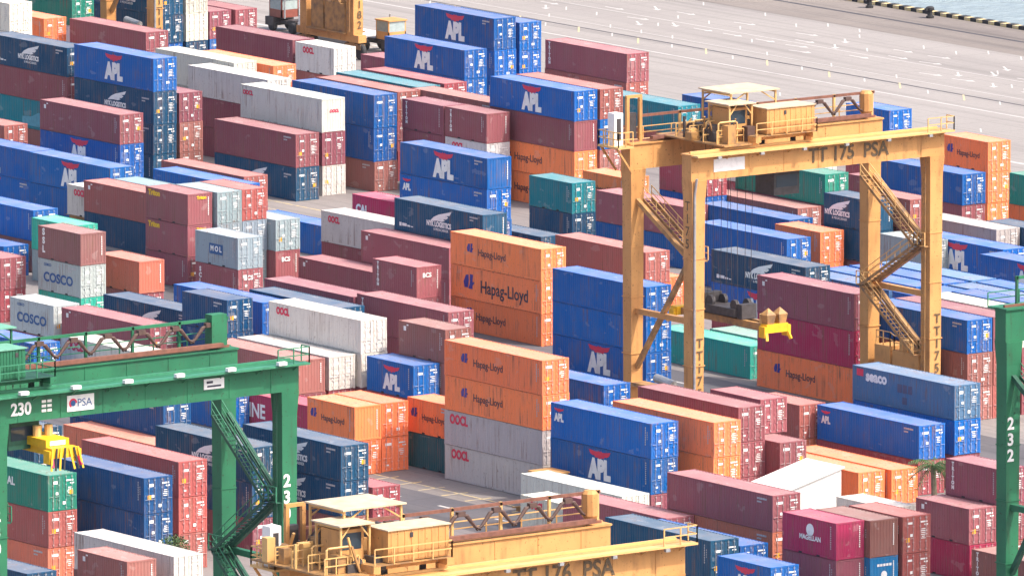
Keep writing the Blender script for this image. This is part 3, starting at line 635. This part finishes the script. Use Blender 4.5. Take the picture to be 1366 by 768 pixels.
def crane(uc, vc, span, wb, zt, scheme, num, yt, label, gh=2.0):
    mats = dict(main=M[scheme], light=M[scheme+'light'], dirty=M[scheme+'dirty'], roof=M['cream'] if scheme == 'yellow' else M['greenroof'])
    c = empty('gantry_crane', (uc, vc, 0)); tag(c, label, 'crane', 'gantry cranes')
    ys = span/2; ye = ys+0.72; hx = wb/2; zb = zt-gh; gw = 1.15
    for sx in (1, -1):                                              # girders with flanges and a top rail
        g = MB(); g.box(sx*hx-gw/2, sx*hx+gw/2, -ye, ye, zb, zt-.12); g.box(sx*hx-gw/2-.12, sx*hx+gw/2+.12, -ye-.05, ye+.05, zt-.119, zt)
        for k in range(7): y = -ye+2.2+k*(2*ye-4.4)/6; g.box(sx*hx-gw/2-.03, sx*hx+gw/2+.03, y-.05, y+.05, zb+.02, zt-.12)
        gd = g.obj('girder', mats['main'], c)
        r = MB(); r.box(sx*hx-.08, sx*hx+.08, -ye+.3, ye-.3, zt+.002, zt+.16); r.obj('trolley_rail', M['rustrail'] if sx < 0 else mats['light'], gd)
        w = MB(); x0, x1 = sorted((sx*(hx+gw/2+.121), sx*(hx+gw/2+.85))); w.box(x0, x1, -ye, ye+.35, zt-.16, zt-.02)
        for k in range(9): y = -ye+.4+k*(2*ye-.8)/8; w.bar((sx*(hx+gw/2), y, zt-.55), (sx*(hx+gw/2+.6), y, zt-.18), .07)
        wk = w.obj('walkway', mats['light'], c)
        h = MB(); x = sx*(hx+gw/2+.80); y0 = -ye if scheme == 'green' else ye-3.2
        if sx > 0: rails(h, [(x, ye-2.2, zt-.02), (x, ye+.3, zt-.02), (x-.9, ye+.3, zt-.02)]); h.obj('handrail', mats['light'], wk)
        else: rails(h, [(x, -ye, zt-.02), (x, ye, zt-.02)], .9, 2.6); h.obj('handrail', mats['light'], wk)
        for k in range(6):                                         # floodlights under the walkway
            y = -ye+2+k*(2*ye-4)/5
            if sx > 0:
                f = MB(); f.box(x-.05, x+.30, y-.32, y+.32, zt+.02, zt+.24) if scheme == 'green' else f.box(x-.08, x+.16, y-.16, y+.16, zt-.36, zt-.17)
                f.obj('floodlight', M['white'] if scheme == 'green' else M['steel'], wk)
    for sy in (-1, 1):
        for sx in (-1, 1):                                          # legs, tapering a little to the foot
            l = MB(); x, y = sx*hx, sy*ys; b = 0
            for z, ax, ay in ((2.3, .50, .52), (zb-1.6, .56, .60), (zb-.002, .66, .70)): l.v += [(x-ax, y-ay, z), (x+ax, y-ay, z), (x+ax, y+ay, z), (x-ax, y+ay, z)]
            for i in range(2):
                for k in range(4): a = 4*i+k; d = 4*i+(k+1) % 4; l.f.append((a, d, d+4, a+4))
            l.f += [(3, 2, 1, 0), (8, 9, 10, 11)]
            for z in (6.5, 10.8, 14.6):
                if z < zb-2: l.box(x-.585, x+.585, y-.63, y+.63, z-.03, z+.03)
            lg = l.obj('leg', mats['main'], c)
            p = MB(); p.tube([(x+.66, y-.44, 2.5), (x+.66, y-.44, zb-1), (x+.9, y-.44, zb+.2)], .10, 8)
            if sx > 0 and sy < 0: p.obj('cable_duct', M['steel'], lg)
            lad = MB()
            if sx > 0 and sy > 0:
                for q in (-.22, .22): lad.bar((x+q, y-sy*.80, 2.6), (x+q, y-sy*.80, zb), .05)
                for k in range(int((zb-3)/.4)): lad.bar((x-.22, y-sy*.80, 2.8+.4*k), (x+.22, y-sy*.80, 2.8+.4*k), .035)
                lad.obj('ladder', mats['dirty'], lg)
            bg_ = MB(); bg_.box(x-1.25, x+1.25, sy*ys-.28, sy*ys+.28, .95, 1.45); bg_.box(x-.4, x+.4, sy*ys-.38, sy*ys+.38, 1.451, 1.61); bog = bg_.obj('bogie', mats['dirty'], c)
            for q in (-.92, .92): link('tyre', wheel_mesh(), bog, (x+q, sy*ys, .78))
        s = MB(); s.box(-hx-1.2, hx+1.2, sy*ys-.45, sy*ys+.45, 1.611, 2.299); s.obj('sill_beam', mats['main'], c)
        # bracing between the two legs of this side
        nodes = [(-hx+.5, 16.0), (hx-.5, 12.7), (-hx+.5, 4.8)] if sy < 0 else [(-hx+.5, 16.0), (hx-.5, 12.0), (-hx+.5, 8.6), (hx-.5, 4.6)]
        kz = (zb-1.2)/17.0
        for (x0, z0), (x1, z1) in zip(nodes, nodes[1:]): MB().bar((x0, sy*ys, z0*kz), (x1, sy*ys, z1*kz), .34).obj('brace', mats['dirty'], c)
        MB().bar((-hx+.5, sy*ys, 8.6*kz), (hx-.5, sy*ys, 8.6*kz), .42).obj('brace', mats['main'], c)
        for (x0, z0), (x1, z1) in zip(nodes, nodes[1:]):
            if abs(z0-z1) < 6: stair((x0, sy*(ys-.55), z0*kz), (x1, sy*(ys-.55), z1*kz), .8, mats, c, -sy)
        for (x0, z0) in nodes[1:-1]:
            pf = MB(); pf.box(x0-.9, x0+.9, sy*ys-sy*.5-.5, sy*ys-sy*.5+.5, z0*kz-.1, z0*kz); pl = pf.obj('landing', mats['dirty'], c)
            rails(MB(), [(x0-.9, sy*(ys-1.0), z0*kz), (x0+.9, sy*(ys-1.0), z0*kz)], 1.0, .9).obj('handrail', mats['light'], pl)
    for sx in ((1,) if scheme == 'yellow' else ()):                 # end ties joining the girders are the legs' sides; cabinet tower on the far left leg
        x = -hx-.2
        pf = MB(); pf.box(x-1.3, x+1.3, -ye-1.5, -ye-.06, zt-.3, zt-.15); pl = pf.obj('landing', mats['light'], c)
        rails(MB(), [(x+1.25, -ye-.1, zt-.15), (x+1.25, -ye-1.45, zt-.15), (x-1.25, -ye-1.45, zt-.15), (x-1.25, -ye-.1, zt-.15)], 1.1, .7).obj('handrail', mats['light'], pl)
        for q in (-1, 1): MB().bar((x+q, -ye-1.4, zt-.3), (x+q, -ye, zt-2.2), .14).obj('brace', mats['main'], c)
        k = MB(); k.box(x-.5, x+.35, -ye-1.15, -ye-.35, zt-.149, zt+2.3); cb = k.obj('cabinet', M['white'], c)
        MB().box(x+.351, x+.37, -ye-.95, -ye-.55, zt+.25, zt+1.9).obj('cabinet_door', M['dark'], cb)
        m_ = MB()
        for yy in (-ye+.15, -ye+1.35): m_.bar((x+.2, yy, zt), (x+.2, yy, zt+3.4), .26)
        m_.bar((x+.2, -ye+.02, zt+3.45), (x+.2, -ye+1.48, zt+3.45), .22); m_.obj('mast', mats['main'], c)
        MB().box(x-.3, x+.1, -ye+.4, -ye+1.1, zt+.3, zt+2.2).obj('motor', M['dark'], c)
    # trolley
    t0, t1 = yt-2.9, yt+3.0
    tr = MB(); tr.box(-hx-.9, hx+.9, t0, t0+.5, zt+.45, zt+.85); tr.box(-hx-.9, hx+.9, t1-.5, t1, zt+.45, zt+.85)
    for x in (-hx+.02, 0.3, hx-.3): tr.box(x-.25, x+.25, t0+.501, t1-.501, zt+.47, zt+.83)
    for x in (-hx, hx):
        for y in (t0+.25, t1-.25): tr.box(x-.16, x+.16, y-.35, y+.35, zt+.17, zt+.449)
    trolley = tr.obj('trolley', mats['main'], c)
    MB().box(-hx-.85, hx+.85, t0+.02, t1-.02, zt+.852, zt+.90).obj('trolley_deck', mats['dirty'], trolley)
    hd = MB(); rails(hd, [(hx+.85, t0+.1, zt+.9), (hx+.85, t1-.1, zt+.9), (-hx-.8, t1-.1, zt+.9)], 1.0, 1.5); hd.obj('handrail', mats['light'], trolley)
    h0, h1 = (yt-1.6, yt+2.9) if scheme == 'yellow' else (yt-1.6, yt+.8)
    hs_ = MB(); hs_.box(hx-1.6, hx+.55, h0, h1, zt+.95, zt+2.85)
    for k in range(9): y = h0+.25+k*(h1-h0-.5)/8; hs_.box(hx+.55, hx+.58, y-.03, y+.03, zt+1.0, zt+2.8)
    house = hs_.obj('machinery_house', mats['main'] if scheme == 'green' else M['yellow'], trolley)
    MB().box(hx-1.7, hx+.65, h0-.08, h1+.08, zt+2.851, zt+2.92).obj('house_roof', mats['roof'], house)
    MB().box(hx+.581, hx+.60, h0+1.6, h0+1.82, zt+2.35, zt+2.65).obj('vent', M['dark'], house)
    dr = MB(); dr.tube([(-1.2, yt-1.4, zt+1.75), (-1.2, yt+1.7, zt+1.75)], .62, 14); dr.obj('hoist_drum', M['dark'], trolley)
    dr = MB(); dr.box(-3.3, -2.1, yt-1.0, yt+1.2, zt+.91, zt+2.2); dr.box(-.2, .9, yt-1.9, yt-.6, zt+.91, zt+1.9); dr.tube([(.4, yt+.4, zt+1.5), (.4, yt+1.9, zt+1.5)], .42, 12); dr.obj('hoist_motor', mats['dirty'], trolley)
    for (x0, x1, y0, y1, z) in ((-hx+1.2, 1.4, yt-2.8, yt+1.9, zt+3.75), (.3, 3.3, yt-4.4, yt-1.8, zt+3.2)):
        cp = MB(); cp.box(x0, x1, y0, y1, z, z+.09); cn_ = cp.obj('canopy', mats['roof'], trolley)
        ps = MB()
        for x in (x0+.25, x1-.25):
            for y in (y0+.25, y1-.25): ps.bar((x, y, zt+.9), (x, y, z), .13); ps.bar((x, y, z-.8), (x, (y0+y1)/2+(y-(y0+y1)/2)*.35, z-.02), .08)
        ps.bar((x0+.2, y0+.25, z-.35), (x0+.2, y1-.25, z-.35), .1)
        ps.bar((x0+.2, y0+.25, z-.12), (x1-.2, y0+.25, z-.12), .12); ps.bar((x0+.2, y1-.25, z-.12), (x1-.2, y1-.25, z-.12), .12); ps.obj('canopy_frame', mats['light'] if scheme == 'yellow' else mats['main'], cn_)['kind'] = 'stuff'
    cb = MB(); cb.box(.8, 2.7, yt-4.0, yt-2.2, zt+.95, zt+2.9); cab = cb.obj('electric_cabin', mats['main'] if scheme == 'yellow' else mats['dirty'], trolley)
    MB().box(2.701, 2.72, yt-3.8, yt-2.4, zt+1.7, zt+2.7).obj('window', M['glass'] if scheme == 'yellow' else M['paleglass'], cab)
    # driver's cab under the trolley
    oc = MB(); oc.box(.6, 2.9, yt+.2, yt+2.6, zb-2.0, zb-.2); oc.box(.8, 1.1, yt+.4, yt+.7, zb-.2, zt+.5); oc.box(2.4, 2.7, yt+2.1, yt+2.4, zb-.2, zt+.5)
    occ = oc.obj('operator_cab', M['dark'] if scheme == 'yellow' else mats['dirty'], trolley)
    MB().box(2.901, 2.92, yt+.4, yt+2.4, zb-1.4, zb-.5).obj('window', M['glass'], occ)
    rr = random.Random(int(num)); nm_ = 6 if scheme == 'green' else 26
    for k in range(nm_):
        x = rr.uniform(-hx+.3, hx-.2); y = yt-rr.uniform(1.8, 5.4); w_ = rr.uniform(.2, .5); h_ = rr.uniform(.5, 1.5)
        q = MB(); q.box(x-w_, x+w_, y-w_, y+w_, zt+.42, zt+.42+h_) if k % 3 else q.tube([(x-w_, y, zt+.9), (x+w_, y, zt+.9)], .38, 10)
        q.obj('winch_gear', (M['dark'], mats['dirty'], mats['light'], M['cable'])[k % 4], trolley)
    MB().box(-hx-.4, hx+.6, yt-5.6, yt-2.95, zt+.30, zt+.41).obj('gear_deck', mats['dirty'], trolley)
    if scheme == 'yellow':
        for k in range(9):
            x = rr.uniform(-hx+.2, hx); y = yt-rr.uniform(2.9, 5.5); MB().bar((x, y, zt+.42), (x+rr.choice((0, 0, .9)), y+rr.choice((0, .8, -.6)), zt+rr.uniform(1.2, 3.0)), rr.uniform(.07, .16)).obj('strut', (mats['light'], mats['dirty'], M['dark'])[k % 3], trolley)
        for k in range(4): x = hx-.5-k*1.7; rails(MB(), [(x, yt-5.5, zt+.42), (x, yt-3.0, zt+.42)], 1.0, .8).obj('handrail', mats['light'], trolley)
    for k in range(3):
        x = hx-.6-k*2.2; y0 = yt-5.3+k*.5; MB().tube([(x, y0, zt+.42), (x, y0, zt+1.9-.2*k), (x, y0+.15, zt+2.0-.2*k), (x, y0+1.6, zt+2.0-.2*k), (x, y0+1.75, zt+1.9-.2*k), (x, y0+1.75, zt+.42)], .075, 6).obj('pipe_frame', mats['light'], trolley)
    # festoon cables along the far girder
    x = -hx-.25; top = zt+1.9; nposts = 7
    fr = MB(); fr.bar((x, -ye+1.5, top), (x, ye-.2, top), .17, .2); fr.obj('festoon_rail', M['rustrail'] if scheme == 'yellow' else mats['main'], c)
    fr = MB(); fr.box(-hx+gw/2-.2, -hx+gw/2+.16, -ye+2, ye-1.2, zt+.17, zt+.42); fr.obj('cable_tray', M['rustrail'], c)
    for k in range(nposts):
        y = -ye+1.6+k*(2*ye-2.0)/(nposts-1); MB().bar((x, y, zt), (x, y, top+.12), .17).obj('festoon_post', mats['light'] if scheme == 'yellow' else mats['main'], c)
    y = t1+1.2; nl = 0
    while y < ye-1.9 and nl < 7:
        lp = MB()
        for q in (0, .2, .42): lp.tube([(x+.35, y-1.5, zt+.55), (x+.35, y-1.1, zt+.75), (x+.35, y-.5+q*.3, zt+1.5), (x+.35, y-.2, top-.35), (x+.35, y+.2, top-.35), (x+.35, y+.5-q*.3, zt+1.5), (x+.35, y+1.1, zt+.75), (x+.35, y+1.5, zt+.55)], .10, 6)
        lp.box(x+.2, x+.5, y-.28, y+.28, top-.42, top-.12); lp.obj('cable_loop', M['cable'], c); y += 2.7; nl += 1
    e = MB(); e.tube([(x+.25, ye-1.15, zt+.3), (x+.25, ye-1.15, zt+.55), (x+.25, ye-1.15, zt+1.9), (x+.25, ye-1.15, zt+2.1)], [.35, .52, .52, .35], 10) if scheme == 'yellow' else e.box(x-.2, x+.6, ye-1.9, ye-.7, zt+.2, zt+2.3)
    e.obj('cable_box', M['yellow'] if scheme == 'yellow' else mats['main'], c)
    MB().tube([(-.6, -ys-.2, 5.0), (1.6, -ys-.2, 4.75)], .33, 12).obj('cable_reel', M['steel'], c)
    MB().box(-hx+.5, hx-.5, -ys-.7, -ys+.5, 4.1, 4.4).obj('landing', mats['dirty'], c)
    # power pack on the right sill
    pw = MB(); pw.box(-2.4, -.5, ys-.6, ys+1.5, 2.45, 5.3); pw.box(-.2, 3.0, ys-.6, ys+1.5, 2.445, 5.1); pp = pw.obj('power_pack', mats['main'] if num != '182' else mats['dirty'], c)
    MB().box(-2.8, 3.2, ys-.9, ys+1.6, 2.301, 2.44).obj('deck', mats['dirty'], pp)
    rails(MB(), [(-2.3, ys-.5, 5.3), (-.6, ys-.5, 5.3), (-.1, ys-.5, 5.1), (2.9, ys-.5, 5.1), (2.9, ys+1.4, 5.1)], 1.1, 1.1).obj('handrail', mats['light'], pp)
    MB().box(.3, 1.2, ys-.3, ys+.6, 5.101, 5.9).box(1.6, 2.4, ys, ys+.8, 5.101, 5.7).obj('exhaust_box', M['yellowlight'] if scheme == 'yellow' else mats['light'], pp)
    # writing
    fx = hx+gw/2+.004
    if scheme == 'yellow':
        link('lettering', text_mesh('TT '+num+'  PSA', 1.5, M['inkbrown'], face='end', bold=.035, width=.98), c, (fx+.035, ye-9.2, zb+.95))
        for sy, zz in ((-1, 6.3), (1, 6.1)):
            link('lettering', text_mesh('TT'+num, 1.0, M['inkbrown'], face='end', vertical=True, bold=.012), c, (hx+.575, sy*ys+.12, zz-(1.0 if num == '182' else 0)))
        link('lettering', text_mesh('TT'+num, 1.0, M['inkbrown'], vertical=True, bold=.012), c, (hx-.05, -ys-.60, 17.6))
        MB().box(fx, fx+.03, -ye+2.1, -ye+5.0, zb+.55, zb+1.5).obj('sign_board', M['white'], c)
    else:
        link('lettering', text_mesh(num, 1.12, M['white'], face='end', bold=.035, width=.95), c, (fx+.035, ye-22.0, zb+.85))
        sg = MB(); sg.box(fx, fx+.05, ye-18.4, ye-16.3, zb+.35, zb+1.4); sb = sg.obj('sign_board', M['white'], c)
        link('lettering', text_mesh('PSA', .72, M['coblue'], face='end', bold=.0), sb, (fx+.056, ye-17.05, zb+.86))
        link('emblem', poly_mesh('swirl_emblem', [[(.32*math.cos(a*.35), .32*math.sin(a*.35)) for a in range(13)]+[(.16*math.cos(a*.4), .16*math.sin(a*.4)) for a in range(10, -1, -1)]], M['red'], 'end'), sb, (fx+.056, ye-17.95, zb+.88))
        link('emblem', poly_mesh('swirl_emblem', [[(.2*math.cos(a*.62), .2*math.sin(a*.62)) for a in range(10)]], M['coblue'], 'end'), sb, (fx+.06, ye-17.95, zb+.88))
        o = link('plate_print', poly_mesh('plate_print', [rect(-.22+.44*a, .32-.3*b_, .34, .18) for a in range(2) for b_ in range(3)], M['white'], 'end'), c, (fx+.035, ye-20.0, zb+.9)); o['kind'] = 'stuff'
        sg = MB(); sg.box(fx, fx+.05, ye-7.6, ye-6.0, zb+.75, zb+1.45); s2 = sg.obj('sign_board', M['white'], c)
        o = link('plate_print', poly_mesh('plate_print', [rect(-.35, .12, .5, .16), rect(0, -.15, 1.1, .12)], M['ink'], 'end'), s2, (fx+.056, ye-6.8, zb+1.1)); o['kind'] = 'stuff'
        for sy in (-1, 1):
            for sx in ((-1, 1) if num == '232' else (1,)): link('lettering', text_mesh(num, 1.15, M['white'], face='end', vertical=True, bold=.035), c, (sx*hx+.60, sy*ys-.25, 15.0))
    return c
M['inkbrown'] = flat_mat('worn dark crane lettering', (0.085, 0.06, 0.035), 0.6, 0.0, scale=6.0, col2=(0.20, 0.12, 0.05), lo=.4, hi=.8)
crane(69.1, -25.3, 22.6, 7.6, 22.5, 'yellow', '175', -3.3, 'yellow gantry crane numbered 175 standing tall at centre right')
crane(201.4, -149.9, 22.6, 7.6, 22.5, 'yellow', '176', -8.6, 'yellow gantry crane numbered 176 cut by the bottom edge')
crane(-125.6, 59.9, 22.6, 7.6, 22.5, 'yellow', '182', 0.0, 'yellow gantry crane numbered 182, only its lower legs visible at the top')
crane(139.0, -134.55, 22.95, 7.0, 24.0, 'green', '230', -10.2, 'green gantry crane numbered 230 reaching in from the left', gh=1.95)
crane(156.2, -58.85, 22.95, 7.0, 24.0, 'green', '232', 4.0, 'green gantry crane numbered 232, one post at the right edge', gh=2.3)

# ---------------------------------------------------------------- spreaders hanging from the cranes
def spreader(u, v, z, ztop, label, stripes):
    s = empty('container_spreader', (u, v, z)); tag(s, label, 'spreader', 'spreaders under the cranes')
    ye_ = M['brightyellow']
    b = MB(); b.box(-5.2, 5.2, -.62, -.28, .25, .75); b.box(-5.2, 5.2, .28, .62, .25, .75); b.box(-1.6, 1.6, -.27, .27, .3, .7)
    if stripes: b.box(-5.0, 5.1, -.9, .9, .76, 1.3)
    b.obj('main_beam', M['yellowdirty'] if not stripes else ye_, s)
    for sx in (-1, 1):
        e = MB(); x0, x1 = sorted((sx*5.201, sx*6.0)); e.box(x0, x1, -1.0, 1.0, .2, .85)
        for y in (-1.08, 1.08): e.box(x0+.1, x1+.02 if sx > 0 else x1-.1, y-.16, y+.16, -.15, .7)
        en = e.obj('end_beam', ye_, s)
        if stripes and sx > 0:
            for k in range(7):
                y = -1.0+k*.33; q = MB(); q.bar((6.02, y, .85), (6.25, y+.25*(1 if k > 3 else -1), -.55), .13, .05); q.obj('stripe', M['brightyellow'] if k % 2 == 0 else M['black'], en)
        for y in (-1.0, 1.0): MB().bar((sx*5.95, y, .2), (sx*6.2, y*1.12, -.35), .2).obj('flipper', M['red'] if stripes else ye_, s)
    h = MB(); h.box(-1.9, 1.9, -.95, .95, 1.31 if stripes else .9, 1.7 if stripes else 1.5)
    if not stripes: h.box(-2.6, -1.91, -.8, .8, .8, 2.3); h.box(1.91, 2.5, -.7, .7, .8, 1.9)
    hb = h.obj('headblock', M['dark'] if not stripes else M['brightyellow'], s)
    for x in (-1.5, 1.5):
        for y in (-.6, .6): MB().tube([(x, y-.14, 1.75), (x, y+.14, 1.75)], .42, 14).obj('sheave', M['dark'] if not stripes else M['brightyellow'], hb)
    if stripes: MB().box(5.101, 5.13, -.6, .6, .9, 1.2).obj('plate', M['white'], s)
    for y in (-.45, .45): MB().tube([(4.8 if not stripes else 3.4, y, .76 if not stripes else 1.301), (4.8 if not stripes else 3.4, y, 1.5 if not stripes else 2.0)], .28, 10).obj('motor', M['yellowlight'], s)
    if not stripes:
        for y in (-.55, .55):
            hp = MB(); hp.v = [(5.2, y-.3, .851), (5.9, y-.3, .851), (5.9, y+.3, .851), (5.2, y+.3, .851), (5.1, y-.42, 1.55), (6.0, y-.42, 1.55), (6.0, y+.42, 1.55), (5.1, y+.42, 1.55), (5.55, y, 2.05)]
            hp.f = [(0, 1, 5, 4), (1, 2, 6, 5), (2, 3, 7, 6), (3, 0, 4, 7), (4, 5, 8), (5, 6, 8), (6, 7, 8), (7, 4, 8)]; hp.obj('twistlock_guide', M['yellowdirty'], s)
    for x in (-1.5, 1.5):
        for y in (-.6, .6):
            for d in (-.35, .35): MB().tube([(x+d, y, 1.8), (x+d*1.3, y*1.3, ztop-z)], .022, 5).obj('rope', M['dark'], s)
spreader(69.1, -30.4, 8.5, 22.9, 'dark and yellow spreader hanging low under yellow crane 175', False)
spreader(139.0, -142.2, 19.6, 24.4, 'yellow striped spreader hoisted under green crane 230', True)

# ---------------------------------------------------------------- yard vehicles
def tractor(u, v, rz, col, label, cabm):
    t = empty('yard_tractor', (u, v, 0), rz); tag(t, label, 'truck', 'yard tractors')
    ch = MB(); ch.box(-2.4, 2.4, -.45, .45, .75, 1.05); ch.box(1.3, 2.6, -1.2, 1.2, .55, 1.35); ch.box(-1.6, -.4, -.7, .7, 1.051, 1.25); ch.obj('chassis', M['dark'], t)
    cb = MB(); x0, x1, y0, y1, z0, z1 = .35, 2.35, -1.1, .9, 1.351, 3.1
    for x in (x0, x1-.12):
        for y in (y0, y1-.12): cb.box(x, x+.12, y, y+.12, z0, z1)
    cb.box(x0, x1, y0, y1, z0-.001, z0+.75); cb.box(x0-.1, x1+.12, y0-.08, y1+.08, z1, z1+.12); cab = cb.obj('cab', cabm, t)
    for a in ((x1-.03, x1-.01, y0+.12, y1-.12), (x0+.12, x1-.12, y0+.02, y0+.04), (x0+.12, x1-.12, y1-.04, y1-.02), (x0+.02, x0+.04, y0+.12, y1-.12)): MB().box(*a, z0+.76, z1-.02).obj('window', M['paleglass'], cab)
    for x in (-1.6, 1.7):
        for y in (-.95, .95): o = link('tyre', wheel_mesh(), t, (x, y, .56)); o.scale = (.7, 1, .7)
    for y in (-.85, .85): MB().tube([(2.61, y, 1.05), (2.66, y, 1.05)], .14, 10).obj('headlight', M['white'], t)
    MB().tube([(.1, .7, 1.3), (.1, .7, 3.5)], .09, 8).obj('exhaust_pipe', M['steel'], t)
def trailer(u0, u1, v, label, grp='trailers under containers'):
    t = empty('trailer', ((u0+u1)/2, v, 0)); tag(t, label, 'trailer', grp); h = (u1-u0)/2
    f = MB(); f.box(-h, h, -.75, -.5, .95, 1.25); f.box(-h, h, .5, .75, .95, 1.25)
    for k in range(6): x = -h+.2+k*(2*h-.4)/5; f.box(x-.12, x+.12, -1.18, 1.18, 1.251, 1.315)
    f.obj('frame', M['yellowdirty'], t)
    for x in (h-2.6, h-1.2):
        for y in (-.95, .95): o = link('tyre', wheel_mesh(), t, (x, y, .56)); o.scale = (.7, 1, .7)
M['shedwhite'] = flat_mat('white sheet metal', (0.74, 0.73, 0.70), 0.5, 0.08)
M['brickpaint'] = flat_mat('red cab paint', (0.25, 0.07, 0.05), 0.4, 0.1)
tractor(-124.5, 76.4, 0.0, None, 'yellow yard tractor beside the right leg of crane 182', M['yellow'])
tractor(-141.0, 77.5, R(180), None, 'red yard tractor pulling a pale trailer left of crane 182', M['brickpaint'])
tractor(90.2, -61.95, R(180), None, 'yellow yard tractor between the grey boxes and the long ivory load', M['yellow'])
trailer(90.6, 104.4, -65.34, 'trailer under the long ivory container in the lower lane')
trailer(98.6, 105.6, -70.66, 'trailer under the short red-lettered ivory container')
trailer(-48.6, -41.8, -9.88, 'trailer under the red-lettered ivory box at left', 'trailers under containers')
t_ = MB(); t_.box(-138.4, -128.2, 76.4, 78.6, 1.0, 1.32); t_.box(-138.4, -137.0, 76.5, 78.5, 1.321, 2.0); o = t_.obj('trailer', M['shedwhite']); tag(o, 'pale flat trailer behind the red yard tractor at the top', 'trailer')

# ---------------------------------------------------------------- white shed, palm and bush
def shed(u, v):
    s = empty('shed', (u, v, 0)); tag(s, 'white shed with a sloping roof beside the low orange boxes', 'shed')
    w = MB(); Lu, Lv = 4.2, 4.75
    v8 = [(0, 0, 0), (0, Lv, 0), (-Lu, Lv, 0), (-Lu, 0, 0), (0, 0, 3.1), (0, Lv, 4.25), (-Lu, Lv, 4.25), (-Lu, 0, 3.1)]; w.v = v8
    w.f = [(0, 1, 5, 4), (1, 2, 6, 5), (2, 3, 7, 6), (3, 0, 4, 7), (4, 5, 6, 7)]; w.obj('wall', M['shedwhite'], s)
    r = MB(); b = .18; r.v = [(b, -b, 3.07), (b, Lv+b, 4.31), (-Lu-b, Lv+b, 4.31), (-Lu-b, -b, 3.07)]; r.v += [(x, y, z+.10) for x, y, z in r.v]
    r.f = [(3, 2, 1, 0), (4, 5, 6, 7), (0, 1, 5, 4), (1, 2, 6, 5), (2, 3, 7, 6), (3, 0, 4, 7)]; r.obj('roof', M['shedwhite'], s)
    d = MB(); d.box(-2.6, -1.65, -.05, 0.0, .02, 2.1); dd = d.obj('door', M['steel'], s); MB().box(-2.5, -2.4, -.09, -.051, 1.0, 1.15).obj('handle', M['dark'], dd)
def palm(u, v, h, label):
    p = empty('palm_tree', (u, v, 0)); tag(p, label, 'palm tree'); rnd = random.Random(5)
    t = MB(); n = 14; t.tube([(.12*math.sin(k*.25), 0, h*k/n) for k in range(n+1)], [.26-.10*k/n+(.02 if k % 2 else 0) for k in range(n+1)], 10); t.obj('trunk', M['trunk'], p)
    cr = link('crown', None, p, (.12*math.sin(3.5), 0, h)); cr.empty_display_size = .2
    for k in range(22):
        a = 2*math.pi*k/22*2.618+rnd.uniform(-.2, .2); el = rnd.uniform(-.35, 1.15); L_ = rnd.uniform(1.7, 2.4); f = MB(); d = Vector((math.cos(a), math.sin(a), 0)); sd = Vector((-d.y, d.x, 0))
        pts = []
        for i in range(13): s_ = i/12; pts.append(d*(L_*s_*math.cos(el*(1-s_*.4)))+Vector((0, 0, L_*s_*math.sin(el)-1.5*s_*s_)))
        f.tube(pts, [.03*(1-.8*i/12) for i in range(13)], 5)
        for i in range(2, 13):
            for q in (-1, 1):
                ll = .62*math.sin(math.pi*(.12+.85*i/13)); o = pts[i]; tp = o+sd*q*ll*.8+d*ll*.45-Vector((0, 0, ll*.45+rnd.uniform(0, .15))); w_ = d*.045
                f.quad(tuple(o-w_), tuple(o+w_), tuple(tp+w_*.2), tuple(tp-w_*.2))
        f.obj('frond', M['leaf'], cr)

shed(105.4, -52.6)
palm(114.3, -46.4, 5.4, 'green palm tree in front of the blue doors, lower right')

def small_tree(u, v, h, label):
    p = empty('small_tree', (u, v, 0)); tag(p, label, 'tree'); rnd = random.Random(9)
    t = MB(); t.tube([(0, 0, 0), (.08, .02, h*.35), (.0, .1, h*.7)], [.13, .10, .05], 8)
    for k in range(6): a = k*1.05; t.tube([(.04, .05, h*(.42+.04*k)), (.55*math.cos(a), .55*math.sin(a), h*(.62+.05*k))], [.05, .02], 5)
    t.obj('trunk', M['trunk'], p)
    f = MB()
    for k in range(900):
        a = rnd.uniform(0, 6.283); r_ = .95*rnd.random()**.5*(1+.25*math.sin(3*a)); z = h*.78+rnd.uniform(-1, 1)*.9*(1-.5*r_); o = Vector((r_*math.cos(a), r_*math.sin(a), z))
        d = Vector((rnd.uniform(-1, 1), rnd.uniform(-1, 1), rnd.uniform(-.4, 1))).normalized()*rnd.uniform(.10, .2); e = d.cross(Vector((rnd.uniform(-1, 1), rnd.uniform(-1, 1), rnd.uniform(-1, 1)))).normalized()*.06
        f.quad(tuple(o), tuple(o+d*.5+e), tuple(o+d), tuple(o+d*.5-e))
    f.obj('crown', M['leaf'], p)['kind'] = 'stuff'
small_tree(105.8, -106.6, 6.0, 'small green tree behind the ivory box at bottom left')


# ---------------------------------------------------------------- thin tropical haze round camera and yard
hm = bpy.data.materials.new('haze air'); hm.use_nodes = True; hn = hm.node_tree
for n_ in list(hn.nodes):
    if n_.type != 'OUTPUT_MATERIAL': hn.nodes.remove(n_)
pv = hn.nodes.new('ShaderNodeVolumePrincipled'); pv.inputs['Color'].default_value = (0.90, 0.92, 1.0, 1); pv.inputs['Density'].default_value = 0.000012; pv.inputs['Anisotropy'].default_value = 0.2
hn.links.new(pv.outputs[0], [n_ for n_ in hn.nodes if n_.type == 'OUTPUT_MATERIAL'][0].inputs['Volume'])
hz = MB().box(-3060, 3060, -3060, 3060, -8, 151).obj('haze', hm); hz['kind'] = 'stuff'
